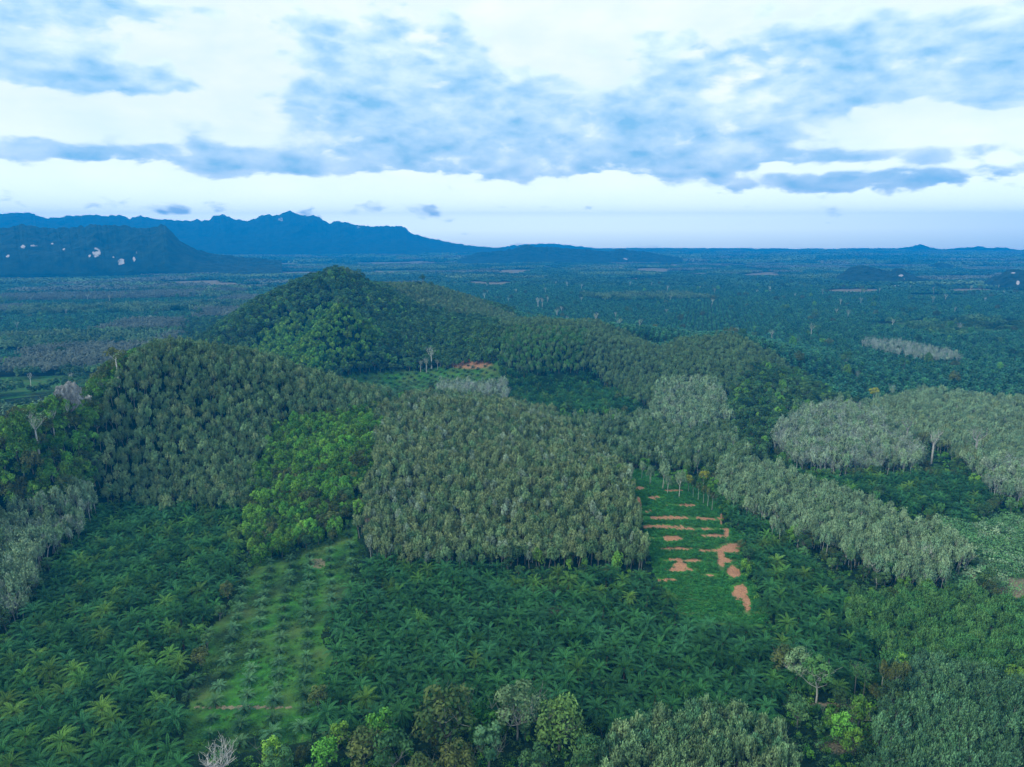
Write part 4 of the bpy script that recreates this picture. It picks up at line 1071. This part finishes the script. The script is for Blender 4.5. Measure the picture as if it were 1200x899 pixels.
# ------------------------------------------------------------------ sky, sun, air
SUN_AZ, SUN_EL = -118.0, 36.0
w = bpy.data.worlds.new('World'); scene.world = w; w.use_nodes = True
nt = w.node_tree; nt.nodes.clear()
wo = N(nt, 'ShaderNodeOutputWorld'); bg = N(nt, 'ShaderNodeBackground'); nt.links.new(bg.outputs[0], wo.inputs[0])
ST = 0.1
bg.inputs['Strength'].default_value = ST
sky = N(nt, 'ShaderNodeTexSky'); sky.sky_type = 'NISHITA'; sky.sun_disc = False
sky.sun_elevation = R(SUN_EL); sky.sun_rotation = R(SUN_AZ)
tc = N(nt, 'ShaderNodeTexCoord'); sx = N(nt, 'ShaderNodeSeparateXYZ'); nt.links.new(tc.outputs['Generated'], sx.inputs[0])
M = lambda op, a, b=None, c=None, clamp=False: math_(nt, op, a, b, c, clamp)
X, Y, Z = sx.outputs
az = M('ARCTAN2', X, Y); el = M('ARCSINE', M('MINIMUM', M('MAXIMUM', Z, -1.0), 1.0))
def vec(a, b, c=0.0):
    n = N(nt, 'ShaderNodeCombineXYZ')
    for i, v in enumerate((a, b, c)):
        if isinstance(v, (int, float)): n.inputs[i].default_value = v
        else: nt.links.new(v, n.inputs[i])
    return n.outputs[0]
den = M('ADD', M('MAXIMUM', Z, 0.0), .10)
U, V_ = M('DIVIDE', X, den), M('DIVIDE', Y, den)
def noise(v, sc, det=7, rough=.55, dist=0.0):
    n = N(nt, 'ShaderNodeTexNoise'); n.inputs['Scale'].default_value = sc; n.inputs['Detail'].default_value = det
    n.inputs['Roughness'].default_value = rough; n.inputs['Distortion'].default_value = dist
    nt.links.new(v, n.inputs['Vector']); return n.outputs['Fac']
skyv = vec(M('MULTIPLY', az, 1.0), M('MULTIPLY', el, 2.2))
n_big = noise(vec(U, V_), .9, 6, .55, .3)
n_mid = noise(skyv, 8.0, 10, .56, .2)
n_up = noise(vec(M('MULTIPLY', az, 1.0), M('MULTIPLY', M('ADD', el, .022), 2.2)), 8.0, 6, .56, .2)
n_fine = noise(skyv, 22.0, 7, .56, .3)
n_warp = noise(vec(M('ADD', az, 3.1), M('MULTIPLY', el, 2.0)), 5.0, 4)
waz = M('ADD', az, M('MULTIPLY', M('SUBTRACT', n_warp, .5), .10))
wel = M('ADD', el, M('MULTIPLY', M('SUBTRACT', n_mid, .5), .045))
vor = N(nt, 'ShaderNodeTexVoronoi'); vor.feature = 'SMOOTH_F1'; vor.inputs['Scale'].default_value = 24.0; vor.inputs['Smoothness'].default_value = .6
nv_ = N(nt, 'ShaderNodeTexNoise'); nv_.inputs['Scale'].default_value = 14.0; nv_.inputs['Detail'].default_value = 5; nt.links.new(skyv, nv_.inputs['Vector'])
wv = N(nt, 'ShaderNodeVectorMath'); wv.operation = 'MULTIPLY_ADD'; nt.links.new(nv_.outputs['Color'], wv.inputs[0]); wv.inputs[1].default_value = (.10, .10, .10); nt.links.new(skyv, wv.inputs[2])
nt.links.new(wv.outputs[0], vor.inputs['Vector'])
billow = M('SUBTRACT', .42, vor.outputs['Distance'])
def ang(px, py):
    d = ray(px, py); d = d/np.linalg.norm(d); return math.atan2(d[0], d[1]), math.asin(d[2])
def blob(px, py, rx, ry, amp, rot=0.0):
    a0, e0 = ang(px, py); ca, sa = math.cos(rot), math.sin(rot)
    dx = M('SUBTRACT', waz, a0); dy = M('SUBTRACT', wel, e0)
    u = M('MULTIPLY', M('ADD', M('MULTIPLY', dx, ca), M('MULTIPLY', dy, sa)), F/rx)
    v = M('MULTIPLY', M('SUBTRACT', M('MULTIPLY', dy, ca), M('MULTIPLY', dx, sa)), F/ry)
    g = M('EXPONENT', M('MULTIPLY', M('ADD', M('MULTIPLY', u, u), M('MULTIPLY', v, v)), -1.0))
    return M('MULTIPLY', g, amp)
blobs = [(30,22,95,36,1.0,0),(150,6,100,14,.8,0),(70,84,100,15,1.25,0),(165,95,45,11,1.1,0),(60,177,130,7,1.1,0),(300,186,260,10,1.05,0),(520,188,220,13,1.0,0),
         (222,152,34,20,.62,0),(255,200,22,7,.6,0),(365,25,40,18,.8,-.6),(420,70,75,42,.85,.2),(510,75,75,50,.85,0),(390,130,60,28,.7,0),(480,140,120,40,1.05,0),(570,120,50,45,.85,0),
         (640,120,70,44,.95,0),(740,150,150,34,1.1,0),(850,100,90,40,.95,0),(765,52,30,14,.85,0),(905,130,110,40,.9,0),(950,75,70,34,.8,0),(1080,55,130,42,1.1,0),(1180,85,80,36,1.05,.1),
         (860,188,260,13,1.1,0),(1090,208,170,11,1.0,0),(680,196,140,9,.9,0),(970,215,120,7,.6,0),
         (120,240,240,12,.24,0),(330,246,160,7,.12,0),(620,243,300,8,.12,0),(980,250,300,9,.14,0)]
tot = None
for b in blobs:
    g = blob(*b); tot = g if tot is None else M('ADD', tot, g)
for b in [(1080,142,120,13,1.0,-.06),(960,104,46,14,.5,0),(960,196,90,6,.6,0),(605,45,50,24,.6,0),(596,92,13,30,.7,.3),(690,80,46,14,.5,0),(900,98,16,10,.5,0),(1000,168,120,8,.6,0)]:
    tot = M('SUBTRACT', tot, blob(*b))
# beyond the surveyed part of the sky the cover is left to chance
behind = M('SMOOTH_MIN', 1.0, M('MAXIMUM', M('MULTIPLY_ADD', M('ABSOLUTE', az), 2.2, -1.9), M('MULTIPLY_ADD', el, 3.0, -1.35)), .2)
behind = M('MAXIMUM', behind, 0.0, clamp=True)
tot = M('ADD', tot, M('MULTIPLY', behind, M('MULTIPLY_ADD', n_big, 2.2, -.55)))
tot = M('MINIMUM', tot, 1.0)
cov = M('ADD', M('ADD', tot, M('MULTIPLY', billow, .75)), M('ADD', M('MULTIPLY', M('SUBTRACT', n_mid, .5), 2.4), M('MULTIPLY', M('SUBTRACT', n_fine, .5), .95)))
mr = N(nt, 'ShaderNodeMapRange'); mr.interpolation_type = 'SMOOTHSTEP'; nt.links.new(cov, mr.inputs[0])
mr.inputs[1].default_value = .30; mr.inputs[2].default_value = .78
cloud = mr.outputs[0]
k = 1/ST
def col(r_, g_, b_): return (r_*k, g_*k, b_*k)
white = mixc(nt, M('MULTIPLY_ADD', M('ADD', M('MULTIPLY', n_big, .45), M('MULTIPLY', n_mid, .55)), 3.0, -1.0, clamp=True), col(.94,.95,.94), col(.66,.80,.92))
lift = M('MULTIPLY', M('EXPONENT', M('MULTIPLY', M('MAXIMUM', M('SUBTRACT', el, .03), 0.0), -24.0)), M('MULTIPLY_ADD', el, 20.0, .72, clamp=True))       # pale low band, with glow added to offset dimming by the haze
white = mixc(nt, lift, white, col(2.6,2.65,2.1))
high = mixc(nt, .12, white, sky.outputs[0])
relief = M('MULTIPLY', M('SUBTRACT', n_up, n_mid), 2.4)             # cloud thicker above: a shaded underside
mt = N(nt, 'ShaderNodeMapRange'); nt.links.new(M('ADD', M('ADD', cov, relief), M('MULTIPLY', M('SUBTRACT', n_fine, .5), .4)), mt.inputs[0]); mt.inputs[1].default_value = .30; mt.inputs[2].default_value = 1.55
shade = mixc(nt, mt.outputs[0], col(.74,.86,.93), col(.21,.46,.68))
final = mixc(nt, M('MULTIPLY', cloud, .96), high, shade)
nt.links.new(final, bg.inputs['Color'])

sun = bpy.data.lights.new('sun', 'SUN'); sun.energy = 2.0; sun.angle = R(12); sun.color = (1, .92, .74)
so = link('sun', sun); so.rotation_euler = (R(90 - SUN_EL), 0, R(-SUN_AZ + 180 - 0)) 
d = np.array([math.sin(R(SUN_AZ))*math.cos(R(SUN_EL)), math.cos(R(SUN_AZ))*math.cos(R(SUN_EL)), math.sin(R(SUN_EL))])
from mathutils import Vector
so.rotation_euler = Vector(d).to_track_quat('Z', 'Y').to_euler()

HAZE = 1.75e-4
if HAZE:
    x0, x1, y0, y1, z0, z1 = -7300, 7300, -1000, 9650, -14.0, 510.0
    me = bpy.data.meshes.new('haze')
    me.from_pydata([(x0,y0,z0),(x1,y0,z0),(x1,y1,z0),(x0,y1,z0),(x0,y0,z1),(x1,y0,z1),(x1,y1,z1),(x0,y1,z1)], [], [(3,2,1,0),(4,5,6,7),(0,1,5,4),(1,2,6,5),(2,3,7,6),(3,0,4,7)])
    m_ = bpy.data.materials.new('haze'); m_.use_nodes = True; n_ = m_.node_tree; n_.nodes.clear()
    o_ = n_.nodes.new('ShaderNodeOutputMaterial'); v_ = n_.nodes.new('ShaderNodeVolumePrincipled')
    v_.inputs['Color'].default_value = (.0, .37, 1.0, 1); v_.inputs['Density'].default_value = HAZE; v_.inputs['Anisotropy'].default_value = 0.0
    n_.links.new(v_.outputs[0], o_.inputs['Volume'])
    me.materials.append(m_)
    ho = link('haze', me); tag(ho, 'thin blue haze lying over the whole valley', None, None, 'stuff')

cam = bpy.data.cameras.new('camera'); cam.sensor_width = 36; cam.lens = 36*F/1200; cam.clip_end = 40000; cam.clip_start = 1
co = link('camera', cam); co.location = (0, 0, CAMZ); co.rotation_euler = (R(90) - PITCH, 0, 0)
scene.camera = co
vs = scene.view_settings; vs.view_transform = 'Standard'; vs.look = 'None'; vs.gamma = 1; vs.use_curve_mapping = False; vs.exposure = 0.52
scene.render.engine = 'CYCLES'
cy = scene.cycles
cy.max_bounces = 4; cy.diffuse_bounces = 1; cy.glossy_bounces = 1; cy.transmission_bounces = 1; cy.volume_bounces = 0; cy.transparent_max_bounces = 4
cy.use_denoising = True
cy.sample_clamp_indirect = 3
